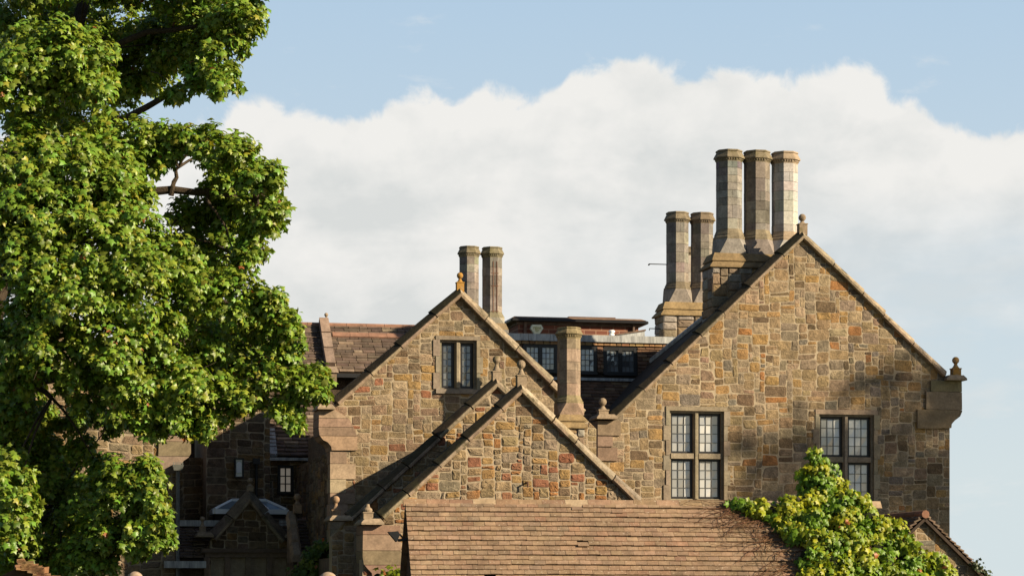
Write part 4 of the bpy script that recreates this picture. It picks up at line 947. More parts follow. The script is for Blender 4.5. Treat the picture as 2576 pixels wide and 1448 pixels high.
mb.box(f18.X(506), f18.X(731), -.16, .3, 0, 2.2, c=(.15, .11, .08)); wn = mb.build('window', M_DRS, h18)
mb = MB(); mb.box(f18.X(520), f18.X(727), .06, .08, 2.2, Zp(1401), c=(.012, .012, .014)); mb.build('pane', M_GLASS, wn)
mb = MB(); xl = f18.X(432)
tiles(mb, (xl, 1.0, Zp(1322, 1.0)), (1, 0, 0), (0, -1.0, Zp(1412) - Zp(1322, 1.0)), f18.X(540) - xl, 1.25, .105, .26, .028, P_SL, 182, .3, round_=True); mb.build('roof', M_SLATE, h18); mb = MB()
xr = f18.X(700); tiles(mb, (xr, 1.0, Zp(1306, 1.0)), (1, 0, 0), (0, -1.0, Zp(1412) - Zp(1306, 1.0)), f18.X(880) - xr, 1.3, .105, .26, .028, P_SL, 183, .3, round_=True); mb.build('roof', M_SLATE, h18)
mb = MB(); x = f18.X(760, 1)
while x < f18.X(838, 1): mb.tube([(x, 1.0, Zp(1306, 1)), (x + .33, 1.0, Zp(1306, 1))], .06, 8); x += .34
mb.build('ridge_tiles', M_TREAD, h18)
mb = MB(); mb.box(f18.X(441, 1), f18.X(560, 1), .8, 1.0, Zp(1324, 1), Zp(1309, 1)); mb.build('lead_gutter', M_LEAD, h18); mb = MB(); mb.box(f18.X(700, 1), f18.X(732, 1), .8, 1.0, Zp(1322, 1), Zp(1308, 1)); mb.build('lead_gutter', M_LEAD, h18); mb = MB(); mb.box(f18.X(412), f18.X(516), -.25, .0, Zp(1428), Zp(1411)); mb.build('lead_gutter', M_LEAD, h18)
mb = MB(); mb.box(f18.X(430), f18.X(519), .05, 1.2, 0, Zp(1412), c=(.11, .08, .055)); mb.build('side_wall', M_RUB, h18); mb = MB(); mb.box(f18.X(728), f18.X(880), .05, 1.2, 0, Zp(1412), c=(.11, .08, .055)); mb.build('side_wall', M_RUB, h18)
# coping running down towards the viewer with its ball finial
f19 = Fr(747, 45.6, 12); pc = thing('coped_wall', 'narrow coped stone wall top with a sunlit ball finial at the edge of the dark court', 'wall', f19)
x0, x1 = f19.X(735), f19.X(759); T = .9; zt, zb = f19.Z(747, 1287, T), f19.Z(747, 1400); r19 = random.Random(19)
mb = MB(); mb.prism([(x0 + .02, 0), (x1 - .02, 0), (x1 - .02, zb - .1), (x0 + .02, zb - .1)], .02, T + .1, c=(.16, .12, .085)); 
mb.hexa([(x0 + .02, .02, zb - .2), (x1 - .02, .02, zb - .2), (x1 - .02, T + .1, zb - .2), (x0 + .02, T + .1, zb - .2), (x0 + .02, .02, zb - .08), (x1 - .02, .02, zb - .08), (x1 - .02, T + .1, zt - .05), (x0 + .02, T + .1, zt - .05)], 0, (.16, .12, .085)); mb.build('wall', M_RUB, pc)
mb = MB()
for k in range(3):
    a, b = k / 3, (k + 1) / 3 - .01; ya, yb = T * (1 - a), T * (1 - b); za, zb_ = zt + (zb - zt) * a, zt + (zb - zt) * b
    mb.hexa([(x0 - .02, yb - .04, zb_ - .1), (x1 + .02, yb - .04, zb_ - .1), (x1 + .02, ya, za - .1), (x0 - .02, ya, za - .1), (x0 + .03, yb - .04, zb_ + .04), (x1 - .03, yb - .04, zb_ + .04), (x1 - .03, ya, za + .02), (x0 + .03, ya, za + .02)], 0, jit((.22, .165, .11), r19, .15))
mb.build('coping', M_DRS, pc)
px_finial('finial', M_DRS, pc, f19, 748, 1290, 1268, 1240, 10, 9, t=T - .1, col=(.28, .19, .12))

# ------------------------------------------------------------------ left house behind the tree
f20 = Fr(300, 47.5, 12); h20 = thing('stone_house', 'stone gabled house mostly hidden by the sycamore, with a curved kneeler and hopper head', 'house', f20)
A, B1, B2 = f20.P(120, 740), f20.P(-260, 1080), f20.P(478, 1075)
po = gable_poly(f20, A, B1, B2, f20.X(-270), f20.X(441), 0, .12)
wa, wai = rect(f20, 84, 262, 1262, 1345), rect(f20, 95, 250, 1274, 1336); wb, wbi = rect(f20, 74, 262, 1382, 1540), rect(f20, 86, 250, 1393, 1530)
mb = MB(); wall_face(mb, po, [wa, wb]); rubble(mb, po, [wa, wb], [(TAN, 5), (PAL_, 3), (GREY, 3), (OCH, 1), (MAU, 1)], 201, .05, (4, 9), (3, 4), zmin=3.0, rel=(.008, .02)); mb.build('wall', [M_RUB, M_MORT], h20); sides(h20, po, 5)
window(h20, f20, wa, wai, 3, 1, (2, 3), 5, tone=(.01, .03)); window(h20, f20, wb, wbi, 3, 1, (2, 4), 6, tone=(.01, .02))
for i, B in enumerate((B1, B2)):
    mb = MB(); coping(mb, A, B, seed=205 + i); mb.build('coping', M_COP, h20)
mb = MB(); kp = [f20.P(x, y) for x, y in ((400, 1082), (479, 1082), (480, 1140), (474, 1150), (462, 1158), (454, 1168), (452, 1176), (441, 1190), (372, 1190), (372, 1146), (398, 1146))]
courses(mb, kp, -.055, .6, [f20.Z(440, y) for y in (1190, 1147, 1110, 1082)], (.235, .18, .125), 9); slab(mb, f20, 440, 486, 1072, 1083, -.2, .5); mb.build('kneeler', M_DRS, h20)
gable_roof(h20, A, B1, B2, .3, 5, .35, M_SLATE, (.08, .055, .04))
mb = MB(); x, z = f20.P(446, 1176); mb.frust((x - .08, x + .08, -.22, -.06), z - .06, (x - .11, x + .11, -.26, -.04), z + .05); mb.tube([(x, -.13, z - .06), (x, -.13, 2)], .04, 8)
for k in range(6): mb.box(x - .1 + k * .036, x - .085 + k * .036, -.25, -.24, z + .05, z + .1)
mb.build('hopper_pipe', plain('hopper', (.12, .125, .115), .6), h20)

# ------------------------------------------------------------------ barn in front
f21 = Fr(1400, 36, 7); h21 = thing('tiled_barn', 'low building in front with a long mottled clay tile roof', 'building', f21)
xl, xr = f21.X(1019), f21.X(2165); zr = f21.Z(1440, 1262); run = 3.2; pit = math.tan(R(46)); slope = math.hypot(run, run * pit)
P_TL = [((.245, .162, .102), 5), ((.225, .15, .096), 3), ((.265, .18, .115), 2.5), ((.235, .142, .09), .8), ((.21, .145, .095), .8)]
mb = MB(); tiles(mb, (xl, -.02, zr - .03), (1, 0, 0), (0, -1, -pit), xr - xl, slope, .1, .165, .0155, P_TL, 211, .02, .008, sag=.011, var=.09)
mb.build('roof', M_TILE, h21)
mb = MB(); r21 = random.Random(21); x = xl - .03; N1 = Vector((0, -pit, 1)).normalized(); d1 = Vector((0, -1, -pit)).normalized(); d2 = Vector((0, 1, -pit)).normalized(); N2 = Vector((0, pit, 1)).normalized()
while x < xr:
    w = .345; c = jit(pick([((.25, .165, .10), 3), ((.25, .155, .10), 2), ((.31, .23, .15), 1)], r21), r21, .15); lf = r21.uniform(-.004, .006)
    top = Vector((0, 0, zr + .035 + lf)); a = top + d1 * .15; b = top + d2 * .15; ti = top - Vector((0, 0, .025)); ai, bi = a - N1 * .016, b - N2 * .016
    prof = [top, a, ai, ti, bi, b]; vs = [(x, p.y, p.z) for p in prof] + [(x + w - .005, p.y, p.z) for p in prof]
    mb.add(vs, [(i, 6 + i, 6 + (i + 1) % 6, (i + 1) % 6) for i in range(6)] + [(3, 2, 1, 0), (5, 4, 3, 0), (6, 7, 8, 9), (6, 9, 10, 11)], 0, c); x += w
mb.build('ridge_tiles', M_TILE, h21)
mb = MB(); ze = zr - run * pit; wy = run - .3
mb.prism([(-wy, 0), (wy, 0), (wy, ze + .25), (0, zr - .12), (-wy, ze + .25)], xl + .09, xl + .4, c=(.1, .05, .03))
mb.v = [(y, x, z) for (x, y, z) in mb.v]; mb.f = [list(reversed(f)) for f in mb.f]
mb.hexa([(xl, .02, zr - .1), (xr, .02, zr - .1), (xr, run, ze - .07), (xl, run, ze - .07), (xl, .02, zr - .04), (xr, .02, zr - .04), (xr, run, ze), (xl, run, ze)], 0, (.2, .13, .09)); mb.box(xl + .09, xr - .1, -wy, -wy + .3, 0, ze + .2, c=(.12, .06, .04)); mb.box(xl + .09, xr - .1, wy - .3, wy, 0, ze + .2, c=(.12, .06, .04)); mb.box(xr - .4, xr - .1, -wy, wy, 0, ze + 1.5, c=(.12, .06, .04)); mb.build('wall', M_RUB, h21)
mb = MB(); mb.hexa([(xl + .02, -run, ze - .05), (xl + .05, -run, ze - .05), (xl + .05, 0, zr - .15), (xl + .02, 0, zr - .15), (xl + .02, -run, ze + .06), (xl + .05, -run, ze + .06), (xl + .05, 0, zr - .05), (xl + .02, 0, zr - .05)]); mb.build('bargeboard', M_DARKW, h21)
# flood light on its gable end
f22 = Fr(1000, 35.3, 7); fl = thing('flood_light', 'black flood light on a bracket at the end of the barn roof', 'flood light', f22)
P = lambda x, y: f22.P(x, y)
mb = MB(); q = [P(975, 1337), P(1003, 1336), P(1009, 1344), P(999, 1362), P(996, 1361)]
mb.prism([P(975, 1337), P(978, 1336), P(1000, 1360), P(996, 1362)], -.10, .10); mb.prism([P(978, 1337), P(1001, 1335), P(1005, 1344), P(999, 1359)], -.08, .08); mb.build('lamp_head', M_BLACK, fl)
mb = MB(); a, b, c_ = P(1001, 1358), P(1013, 1357), P(1024, 1356); mb.tube([(a[0], 0, a[1]), (b[0], 0, b[1]), (c_[0], 0, c_[1])], .022, 8); d_ = P(1012, 1350); e_ = P(1005, 1342); mb.tube([(e_[0], 0, e_[1]), (d_[0], 0, d_[1]), (b[0], 0, b[1])], .014, 6); mb.build('bracket', M_BLACK, fl)

# ------------------------------------------------------------------ small gable at the lower right
f23 = Fr(2322, 44, 12); h23 = thing('small_outbuilding', 'small rubble gable with a rough lichened tile verge at the lower right corner', 'outbuilding', f23)
A, B1, B2 = f23.P(2322, 1297), f23.P(2232, 1382), f23.P(2560, 1532)
po = gable_poly(f23, A, B1, B2, f23.X(2225), f23.X(2550), 0, .06)
mb = MB(); wall_face(mb, po, []); rubble(mb, po, [], [(TAN, 3), (GREY, 3), (PAL_, 2), (OCH, 1), (BLU, 1)], 231, .045, (3, 8), (2, 4), zmin=2.5); mb.build('wall', [M_RUB, M_MORT], h23)
mb = MB(); Av = Vector(A); P_OT = [((.13, .09, .06), 3), ((.17, .12, .085), 2), ((.2, .15, .11), 1)]
for B, sg in ((B1, -1), (B2, 1)):
    e = (Vector(B) - Av); L_ = e.length; O = (Av.x, -.1, Av.y)
    mb = MB(); tiles(mb, O if sg < 0 else (Av.x, 3.4, Av.y), (0, 1, 0) if sg < 0 else (0, -1, 0), (e.x, 0, e.y), 3.5, L_, .11, .2, .022, P_OT, 232 + sg, .1, .05, round_=True); mb.build('roof_slope', M_SLATE, h23)
mb = MB()
for k in range(9): mb.tube([(Av.x, -.13 + k * .4, Av.y + .03), (Av.x, .26 + k * .4, Av.y + .03)], .075, 8, c=(.15, .085, .055) if k else (.22, .11, .07))
mb.build('ridge_tiles', M_SLATE, h23)

# ------------------------------------------------------------------ gate piers: only the ball tops reach into the view
for i, (px, py, rp, lab) in enumerate(((340, 1436, 21, 'pale stone ball under the tree, left of the dark porch'), (825, 1437, 25, 'pale stone ball at the bottom edge beside the shaded bush'))):
    fr = Fr(px, 33, 12); t = thing('stone_ball_pier', lab, 'gate pier', fr, 'stone balls on gate piers'); k = 33 / FPX; rb = rp * k; zt = fr.Z(px, py)
    mb = MB(); mb.box(-.22, .22, -.22, .22, 0, zt - 2 * rb - .22, c=C_DRS); mb.frust((-.28, .28, -.28, .28), zt - 2 * rb - .22, (-.14, .14, -.14, .14), zt - 2 * rb - .08, c=C_DRS); mb.build('pier', M_DRS, t)
    mb = MB(); zc = zt - rb; mb.lathe(0, 0, [(.06, zc - rb - .1)] + [(max(rb * math.cos(a), .003), zc + rb * math.sin(a)) for a in [-1.3 + 2.85 * j / 14 for j in range(15)]], 20, c=(.34, .25, .18)); mb.build('ball', M_DRS, t, smooth=True)
# broken old ridge of a low roof, lower left
f24 = Fr(90, 33, 12); t24 = thing('low_roof', 'crumbling rust brown tiles of a low roof in the lower left corner', 'roof', f24)
mb = MB(); r24 = random.Random(24); A, B = Vector(f24.P(46, 1414)), Vector(f24.P(140, 1456)); C_ = Vector(f24.P(-60, 1470))
for k in range(34):
    p = A.lerp(B, (k + .3) / 33); p = p + Vector((r24.uniform(-.03, .03), r24.uniform(-.05, .04))); s_ = r24.uniform(.025, .06); mb.hexa([tuple(Vector((p.x, 0, p.y)) + Vector((dx * s_ * 1.5 + r24.uniform(-.015, .015), dy * .3, dz * s_ * .6 + r24.uniform(-.015, .015)))) for dz in (-1, 1) for dx, dy in ((-1, -1), (1, -1), (1, 1), (-1, 1))], 0, jit((.22, .12, .06), r24, .35))
mb.build('verge_tiles', M_SLATE, t24)
mb = MB(); mb.prism([tuple(A - Vector((0, .06))), tuple(C_ - Vector((0, .05))), (C_.x, 0), (B.x, 0), tuple(B - Vector((0, .06)))], .02, 2.0, c=(.12, .075, .045)); mb.build('wall', M_RUB, t24)
# ------------------------------------------------------------------ leaves
def mesh_np(name, V, F, cols, mats, parent=None, M=None):
    me = bpy.data.meshes.new(name); nf = len(F); k = F.shape[1]
    me.vertices.add(len(V)); me.vertices.foreach_set('co', V.astype(np.float32).ravel())
    me.loops.add(nf * k); me.loops.foreach_set('vertex_index', F.astype(np.int32).ravel())
    me.polygons.add(nf); me.polygons.foreach_set('loop_start', np.arange(0, nf * k, k, dtype=np.int32)); 
    me.update(calc_edges=True); me.materials.append(mats)
    at = me.attributes.new('Col', 'FLOAT_COLOR', 'FACE'); a = np.ones((nf, 4), np.float32); a[:, :3] = cols; at.data.foreach_set('color', a.ravel())
    me.validate(); o = bpy.data.objects.new(name, me); COL.objects.link(o)
    if parent is not None: o.parent = parent
    elif M is not None: o.matrix_world = M
    return o
def leaf_template(kind):
    if kind == 'sycamore': half = [(.40, .04), (.27, .24), (.56, .50), (.22, .62)]
    else: half = [(.42, .10), (.30, .32), (.50, .52), (.18, .66)]
    mid = [(0, .08), (0, .34), (0, .64), (0, 1.0)]
    pts = [(x, y, 0.05 * math.sin(y * 3)) for x, y in mid]
    for sg in (1, -1): pts += [(sg * x, y, -.30 * x * x - .10 * x - (.12 if i == 2 else 0) * x) for i, (x, y) in enumerate(half)]
    pts[3] = (0, 1.0, -.16)
    tr = []
    for sg, b in ((1, 4), (-1, 8)):
        L_, n1, S_, n2 = b, b + 1, b + 2, b + 3
        t = [(0, L_, n1), (0, n1, 1), (1, n1, S_), (1, S_, n2), (1, n2, 2), (2, n2, 3)]
        tr += t if sg > 0 else [tuple(reversed(q)) for q in t]
    return np.array(pts, np.float32), np.array(tr, np.int32)
def leaves_mesh(name, base, tip, nrm, size, cols, kind, material, parent=None, M=None):
    """base (n,3), tip direction, upper side, size, colour of every leaf"""
    T, F = leaf_template(kind); n = len(base)
    Y = tip / np.linalg.norm(tip, axis=1, keepdims=True); X = np.cross(Y, nrm); X /= np.maximum(np.linalg.norm(X, axis=1, keepdims=True), 1e-6); Zv = np.cross(X, Y)
    V = base[:, None, :] + size[:, None, None] * (X[:, None, :] * T[None, :, 0:1] + Y[:, None, :] * T[None, :, 1:2] + Zv[:, None, :] * T[None, :, 2:3])
    FF = (F[None] + (np.arange(n) * len(T))[:, None, None]).reshape(-1, 3)
    return mesh_np(name, V.reshape(-1, 3), FF, np.repeat(cols, len(F), axis=0), material, parent, M)
def unit(v): return v / np.maximum(np.linalg.norm(v, axis=1, keepdims=True), 1e-6)
def sprays(rng, cen, axis, k, size, droop, spread=.9, upn=.7):
    """rosettes of k leaves at the twig ends"""
    n = len(cen); B, Tn, Nn, Sz = [], [], [], []
    up = np.array([0, 0, 1.0]); a = unit(axis)
    ref = np.where(np.abs(a[:, 2:3]) < .9, up[None], np.array([[1.0, 0, 0]])); e1 = unit(np.cross(a, ref)); e2 = np.cross(a, e1)
    ph0 = rng.uniform(0, 6.28, n)
    for i in range(k):
        ph = ph0 + 6.283 * i / k + rng.normal(0, .25, n)
        rad = e1 * np.cos(ph)[:, None] + e2 * np.sin(ph)[:, None]
        T = unit(rad * spread + a * rng.uniform(.1, .6, n)[:, None] + np.array([0, 0, -1.0]) * (droop * rng.uniform(.4, 1.4, n))[:, None])
        N_ = unit(a * .8 + up * upn + rng.normal(0, .35, (n, 3)))
        N_ = N_ - T * (N_ * T).sum(1, keepdims=True)
        s_ = size * rng.uniform(.55, 1.3, n)
        B.append(cen + rad * .05 + a * rng.uniform(-.06, .08, n)[:, None]); Tn.append(T); Nn.append(N_); Sz.append(s_)
    return np.concatenate(B), np.concatenate(Tn), unit(np.concatenate(Nn)), np.concatenate(Sz)

# ------------------------------------------------------------------ sycamore
TD = 41.5
def wp(px, py, d): return Vector(((px - CX) / FPX * d, d, ZC + (H0 - py) / FPX * d))
# clumps of the crown: column, row, radius (picture px), distance offset in metres
CL = [(60,60,110,1.4),(180,40,120,2.2),(330,70,115,2.4),(450,50,80,2.0),(560,30,70,.2),(615,45,52,-.2),(590,90,40,-.2),(380,160,100,2.4),(290,195,85,2.4),(470,140,65,1.6),
 (545,160,55,-.1),(560,205,42,-.2),(500,198,40,.1),(440,238,22,.1),(320,225,42,2.2),(210,150,85,-.9),(110,150,110,-1.1),(230,225,60,-1.0),(40,190,100,-1.0),(130,225,60,-.8),(60,290,60,2.0),(180,290,60,2.2),(270,300,50,2.2),
 (70,370,80,-.8),(190,380,75,-.7),(60,430,120,-1.2),(180,440,110,-1.3),(290,350,75,.0),(360,335,62,-.2),(300,430,90,-.7),(430,352,50,-.3),(390,400,52,-.3),(490,352,48,-.4),(550,365,55,-.5),(600,400,50,-.5),
 (650,440,48,-.5),(688,455,34,-.5),(690,520,36,-.5),(670,560,48,-.4),(640,600,48,-.3),(610,645,38,-.2),(545,450,48,.2),(560,510,60,.5),(520,560,60,.8),(600,520,60,.3),(560,620,55,.5),(480,610,50,.7),(450,530,35,.6),(530,665,30,.2),
 (250,520,110,-1.2),(330,500,60,-.9),(120,540,120,-1.4),(30,560,110,-1.2),(330,590,90,-1.2),(230,640,110,-1.5),(90,660,120,-1.5),(400,640,80,-1.2),(460,670,60,-1.0),(340,720,110,-1.5),(200,760,110,-1.6),(60,790,110,-1.4),
 (520,715,60,-1.1),(590,735,60,-1.1),(640,760,55,-1.1),(690,770,48,-1.1),(725,800,38,-1.1),(735,850,34,-1.0),(450,780,75,-.2),(550,810,70,.6),(630,850,60,.4),(705,900,50,-.8),(380,830,100,-1.1),(270,870,100,-1.4),(130,880,110,-1.4),(20,890,100,-1.2),
 (500,870,80,-.7),(590,905,60,-.1),(650,945,50,-.9),(730,945,40,-.9),(775,950,36,-.9),(805,945,26,-.9),(800,985,26,-.9),(745,990,36,-.8),(700,1010,34,-.8),(730,1045,28,-.8),(745,1065,16,-.8),(620,1000,52,-.8),(560,990,60,-.8),(490,960,75,-1.0),(410,940,85,-1.1),(310,960,85,-1.2),(210,960,70,-1.0),
 (520,1045,36,-.8),(525,1080,22,-.8),(450,1030,55,-1.0),(400,1050,48,-.9),(465,1075,24,-.9),(340,1035,60,-.9),(310,1055,26,-.7),(60,960,60,1.2),(20,1000,60,1.4),(235,1035,36,1.4),(280,1060,24,1.2),(75,1085,60,1.6),(30,1100,70,1.2),(105,1150,50,1.8),(50,1170,70,1.4),(165,1165,30,1.4),
 (60,1010,60,.2),(30,1150,60,.2),(120,1045,36,.8),(135,1125,36,.9),(60,1060,45,.7),(20,1060,50,.3),(100,1180,40,.8),(215,1120,38,.3),(180,1065,32,.6),(250,1175,34,-.1),(150,1180,42,.6),(200,1230,38,.5),(110,1230,48,.4),(170,1290,48,.2),(60,1320,58,0),(240,1330,42,0),(200,1370,42,-.1),(120,1400,48,.2),(60,1400,38,.3),(120,300,48,.8),(20,1200,70,-.8),(30,1270,70,-.9),(120,1225,55,1.2),(225,1215,38,.8),(290,1190,50,-.8),(350,1180,40,-.9),(385,1200,30,-.9),(330,1230,55,-.8),(260,1250,60,-.6),(170,1280,55,1.0),(90,1285,60,1.0),(380,1275,42,-.9),(405,1310,28,-.9),(340,1300,50,-.8),(270,1315,60,-.6),(390,1350,36,-.8),(420,1365,16,-.8),(330,1365,45,-.7),(190,1345,55,.8),(110,1350,60,1.0),(30,1350,70,-.4),(270,1380,45,-.5),(210,1400,50,-.4),(250,1425,34,-.5),(150,1420,40,-.1),(20,1425,60,.3)]
# boughs above the top of the view and deeper in the crown
SHADE = [(560,60,55,1.0),(620,20,45,.8),(600,-50,80,.6),(690,-80,60,.3),(500,-70,100,.7),(380,-60,110,1.0),(640,-170,120,.2),(460,-190,120,.6),(250,-90,120,.6),(100,-80,130,.2),(520,130,45,1.2),(480,30,70,1.6),(420,110,70,1.9),
 (640,430,45,.5),(680,500,38,.5),(690,565,32,.4),(600,390,45,.6),(560,400,40,.8),(640,590,36,.5),
 (690,820,40,-.4),(640,800,50,-.3),(720,870,32,-.4)]
def sycamore():
    rng = np.random.default_rng(5); k = TD / FPX
    root = bpy.data.objects.new('sycamore_tree', None); COL.objects.link(root); tx = wp(-110, 1500, TD + .6); root.location = (tx.x, tx.y, 0)
    tag(root, 'large sycamore tree in full green leaf covering the left side of the picture', 'tree')
    o = Vector(root.location)
    cens, axes, sizes = [], [], []
    for px, py, rp, dd in CL + SHADE:
        d = TD + dd * 1.5; c = wp(px, py, d); r = rp * k * .96
        ns = int(11 * (r / .5) ** 2) + 3; per = 8.5
        sv = unit(rng.normal(0, 1, (ns, 3))); sc = sv * (r * rng.uniform(.66, .98, ns))[:, None]; sc[:, 1] *= 1.2
        n = int(ns * per); wh = rng.integers(0, ns, n); off = unit(rng.normal(0, 1, (n, 3))) * (rng.random(n) ** .5)[:, None] * np.minimum(.21, r * .5) * rng.uniform(.7, 1.25, n)[:, None]; off[:, 2] *= .75
        cens.append(sc[wh] + off + np.array(c)); axes.append(sv[wh] * .8 + unit(off) * .7 + np.array([0.15, -.2, .35])); sizes.append(np.full(n, .115))
        m = int(n * .28) + 3; v = unit(rng.normal(0, 1, (m, 3)))
        cens.append(v * (r * .72 * rng.random(m) ** .4)[:, None] + np.array(c)); axes.append(v + np.array([0, 0, .3])); sizes.append(np.full(m, .12))
    cen, ax, sz = np.concatenate(cens), np.concatenate(axes), np.concatenate(sizes)
    B, T, Nn, Sz = sprays(rng, cen, ax, 6, np.array(sz), .55)
    n = len(B); base = np.array([.128, .215, .024])
    cols = base[None] * rng.uniform(.6, 1.5, (n, 1)); cols[:, 0] *= rng.uniform(.8, 1.45, n); 
    yel = rng.random(n) < .03; cols[yel] = np.array([.26, .25, .03]) * rng.uniform(.7, 1.2, (yel.sum(), 1))
    br = rng.random(n) < .004; cols[br] = np.array([.25, .09, .03])
    leaves_mesh('crown', B - np.array(o), T, Nn, Sz, cols, 'sycamore', M_LEAF, root)
    # trunk and limbs
    r = random.Random(3); mb = MB()
    def path(a, b, n, bow):
        a, b = Vector(a), Vector(b); out = []
        for i in range(n + 1):
            t = i / n; p = a.lerp(b, t); p.z += bow * math.sin(math.pi * t); p += Vector((r.uniform(-1, 1), r.uniform(-1, 1), r.uniform(-1, 1))) * .05 * math.sin(math.pi * t); out.append(p)
        return out
    def seg(pts, r0, r1): mb.tube([p - o for p in pts], [r0 + (r1 - r0) * i / (len(pts) - 1) for i in range(len(pts))], 8, c=(.07, .052, .035))
    tr = [Vector((o.x, o.y, -.1)), Vector((o.x + .05, o.y, 3)), wp(-90, 1000, TD + .5), wp(0, 700, TD + .5), wp(90, 420, TD + 1.2), wp(170, 150, TD + 2.2), wp(230, -60, TD + 2.6)]
    mb.tube([p - o for p in tr], [.42, .34, .30, .26, .21, .15, .10], 12, c=(.075, .055, .038))
    limbs = [(tr[3], wp(330, 492, TD + .4), .14), (wp(330, 492, TD + .4), wp(640, 505, TD + .1), .085), (tr[4], wp(330, 290, TD + .9), .12), (wp(330, 290, TD + .9), wp(560, 190, TD), .06), (tr[5], wp(560, 60, TD + 1.2), .07),
             (tr[2], wp(250, 940, TD - .5), .13), (wp(250, 940, TD - .5), wp(560, 950, TD - 1), .07), (wp(560, 950, TD - 1), wp(800, 960, TD - 1.3), .035), (tr[3], wp(400, 720, TD - .6), .13), (wp(400, 720, TD - .6), wp(720, 830, TD - 1.2), .06),
             (tr[2], wp(150, 1270, TD + .9), .08), (wp(150, 1270, TD + .9), wp(390, 1290, TD - .8), .04), (wp(30, 960, TD - .4), wp(130, 1000, TD - .5), .09), (tr[4], wp(60, 300, TD - .8), .08), (tr[3], wp(80, 600, TD - 1.6), .09),
             (wp(430, 492, TD + .3), wp(450, 420, TD + .2), .05), (wp(450, 420, TD + .2), wp(500, 372, TD - .2), .03), (wp(520, 500, TD + .2), wp(590, 640, TD), .03), (wp(430, 600, TD + .6), wp(600, 650, TD + .1), .025), (wp(380, 180, TD + 1), wp(440, 245, TD + .2), .012)]
    for a, b, rad in limbs: seg(path(a, b, 6, .12), rad, rad * .45)
    ends = [p for a, b, _ in limbs for p in (a, b)]
    for px, py, rp, dd in CL + SHADE:
        c = wp(px, py, TD + dd * 1.5); e = min(ends, key=lambda q: (q - c).length); seg(path(e, c, 5, .1), .028, .008)
        for _ in range(5):
            v = Vector((r.gauss(0, 1), r.gauss(0, 1), r.gauss(0, 1))).normalized() * rp * k * .95; seg(path(c, c + v, 4, .05), .010, .003)
    mb.build('trunk', M_BARK, root)
sycamore()

# ------------------------------------------------------------------ creeper on the barn
def creeper(name, label, blobs, d0, seed, dens, size, base, yellow, parent_depth=None, stems_shade_core=None, dark=1.0):
    rng = np.random.default_rng(seed); cens, axes, yl = [], [], []
    o = wp(blobs[2][0], blobs[2][1], d0); o.z = 0
    root = bpy.data.objects.new(name, None); COL.objects.link(root); root.location = o; tag(root, label, 'climbing plant' if 'creeper' in name else 'bush')
    core = MB(); prev = []
    for px, py, rp, dd in blobs:
        d = d0 + dd; c = wp(px, py, d); r = rp * d / FPX; n = int(dens * (r / .3) ** 2) + 8
        ns = max(4, n // 9); sv = unit(rng.normal(0, 1, (ns, 3))); sv[:, 1] = np.where(sv[:, 1] > .35, -sv[:, 1], sv[:, 1]); wh = rng.integers(0, ns, n)
        q_ = sv * (r * rng.uniform(.72, 1.02, ns))[:, None]; off = unit(rng.normal(0, 1, (n, 3))) * (rng.random(n) ** .5)[:, None] * min(.13, r * .45)
        off[:, 2] *= .8; p = q_[wh] + off; p[:, 1] *= .8; cens.append(p + np.array(c)); v = unit(sv[wh] + off * 4); axes.append(v + np.array([0.1, -.5, .25]))
        yl.append(np.clip(v[:, 2] * .5 + .45 + .5 * np.sin(p[:, 0] * 7 + px * .05) * np.sin(p[:, 2] * 9 + py * .07), 0, 1))  # upward-facing leaves tinted yellower, as if the sun lit their tops
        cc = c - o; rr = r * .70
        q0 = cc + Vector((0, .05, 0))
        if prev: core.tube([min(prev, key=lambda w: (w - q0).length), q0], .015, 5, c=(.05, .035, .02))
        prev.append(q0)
        core.lathe(cc.x, cc.y + .05, [(max(rr * math.cos(a), .004), cc.z + rr * math.sin(a)) for a in [-1.5 + 3 * j / 8 for j in range(9)]], 10, c=(.02, .025, .008))  # dark core blob painted as the shade deep between the leaves
    cen, ax, yl = np.concatenate(cens), np.concatenate(axes), np.concatenate(yl)
    B, T, Nn, Sz = sprays(rng, cen, ax, 4, np.full(len(cen), size), 1.25, .7, .35)
    n = len(B); yl = np.tile(yl, 4)
    cols = np.array(base)[None] * rng.uniform(.7, 1.3, (n, 1))
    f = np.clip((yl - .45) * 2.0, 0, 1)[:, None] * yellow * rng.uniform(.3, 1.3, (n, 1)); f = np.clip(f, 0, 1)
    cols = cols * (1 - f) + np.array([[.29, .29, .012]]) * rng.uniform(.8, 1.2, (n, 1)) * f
    q = rng.random(n) < .006; cols[q] = np.array([.30, .10, .03])
    leaves_mesh('foliage', B - np.array(o), T, Nn, Sz, cols, 'ivy', M_IVY, root)
    core.build('stems_shade_core', M_BARK, root)
    return root, o
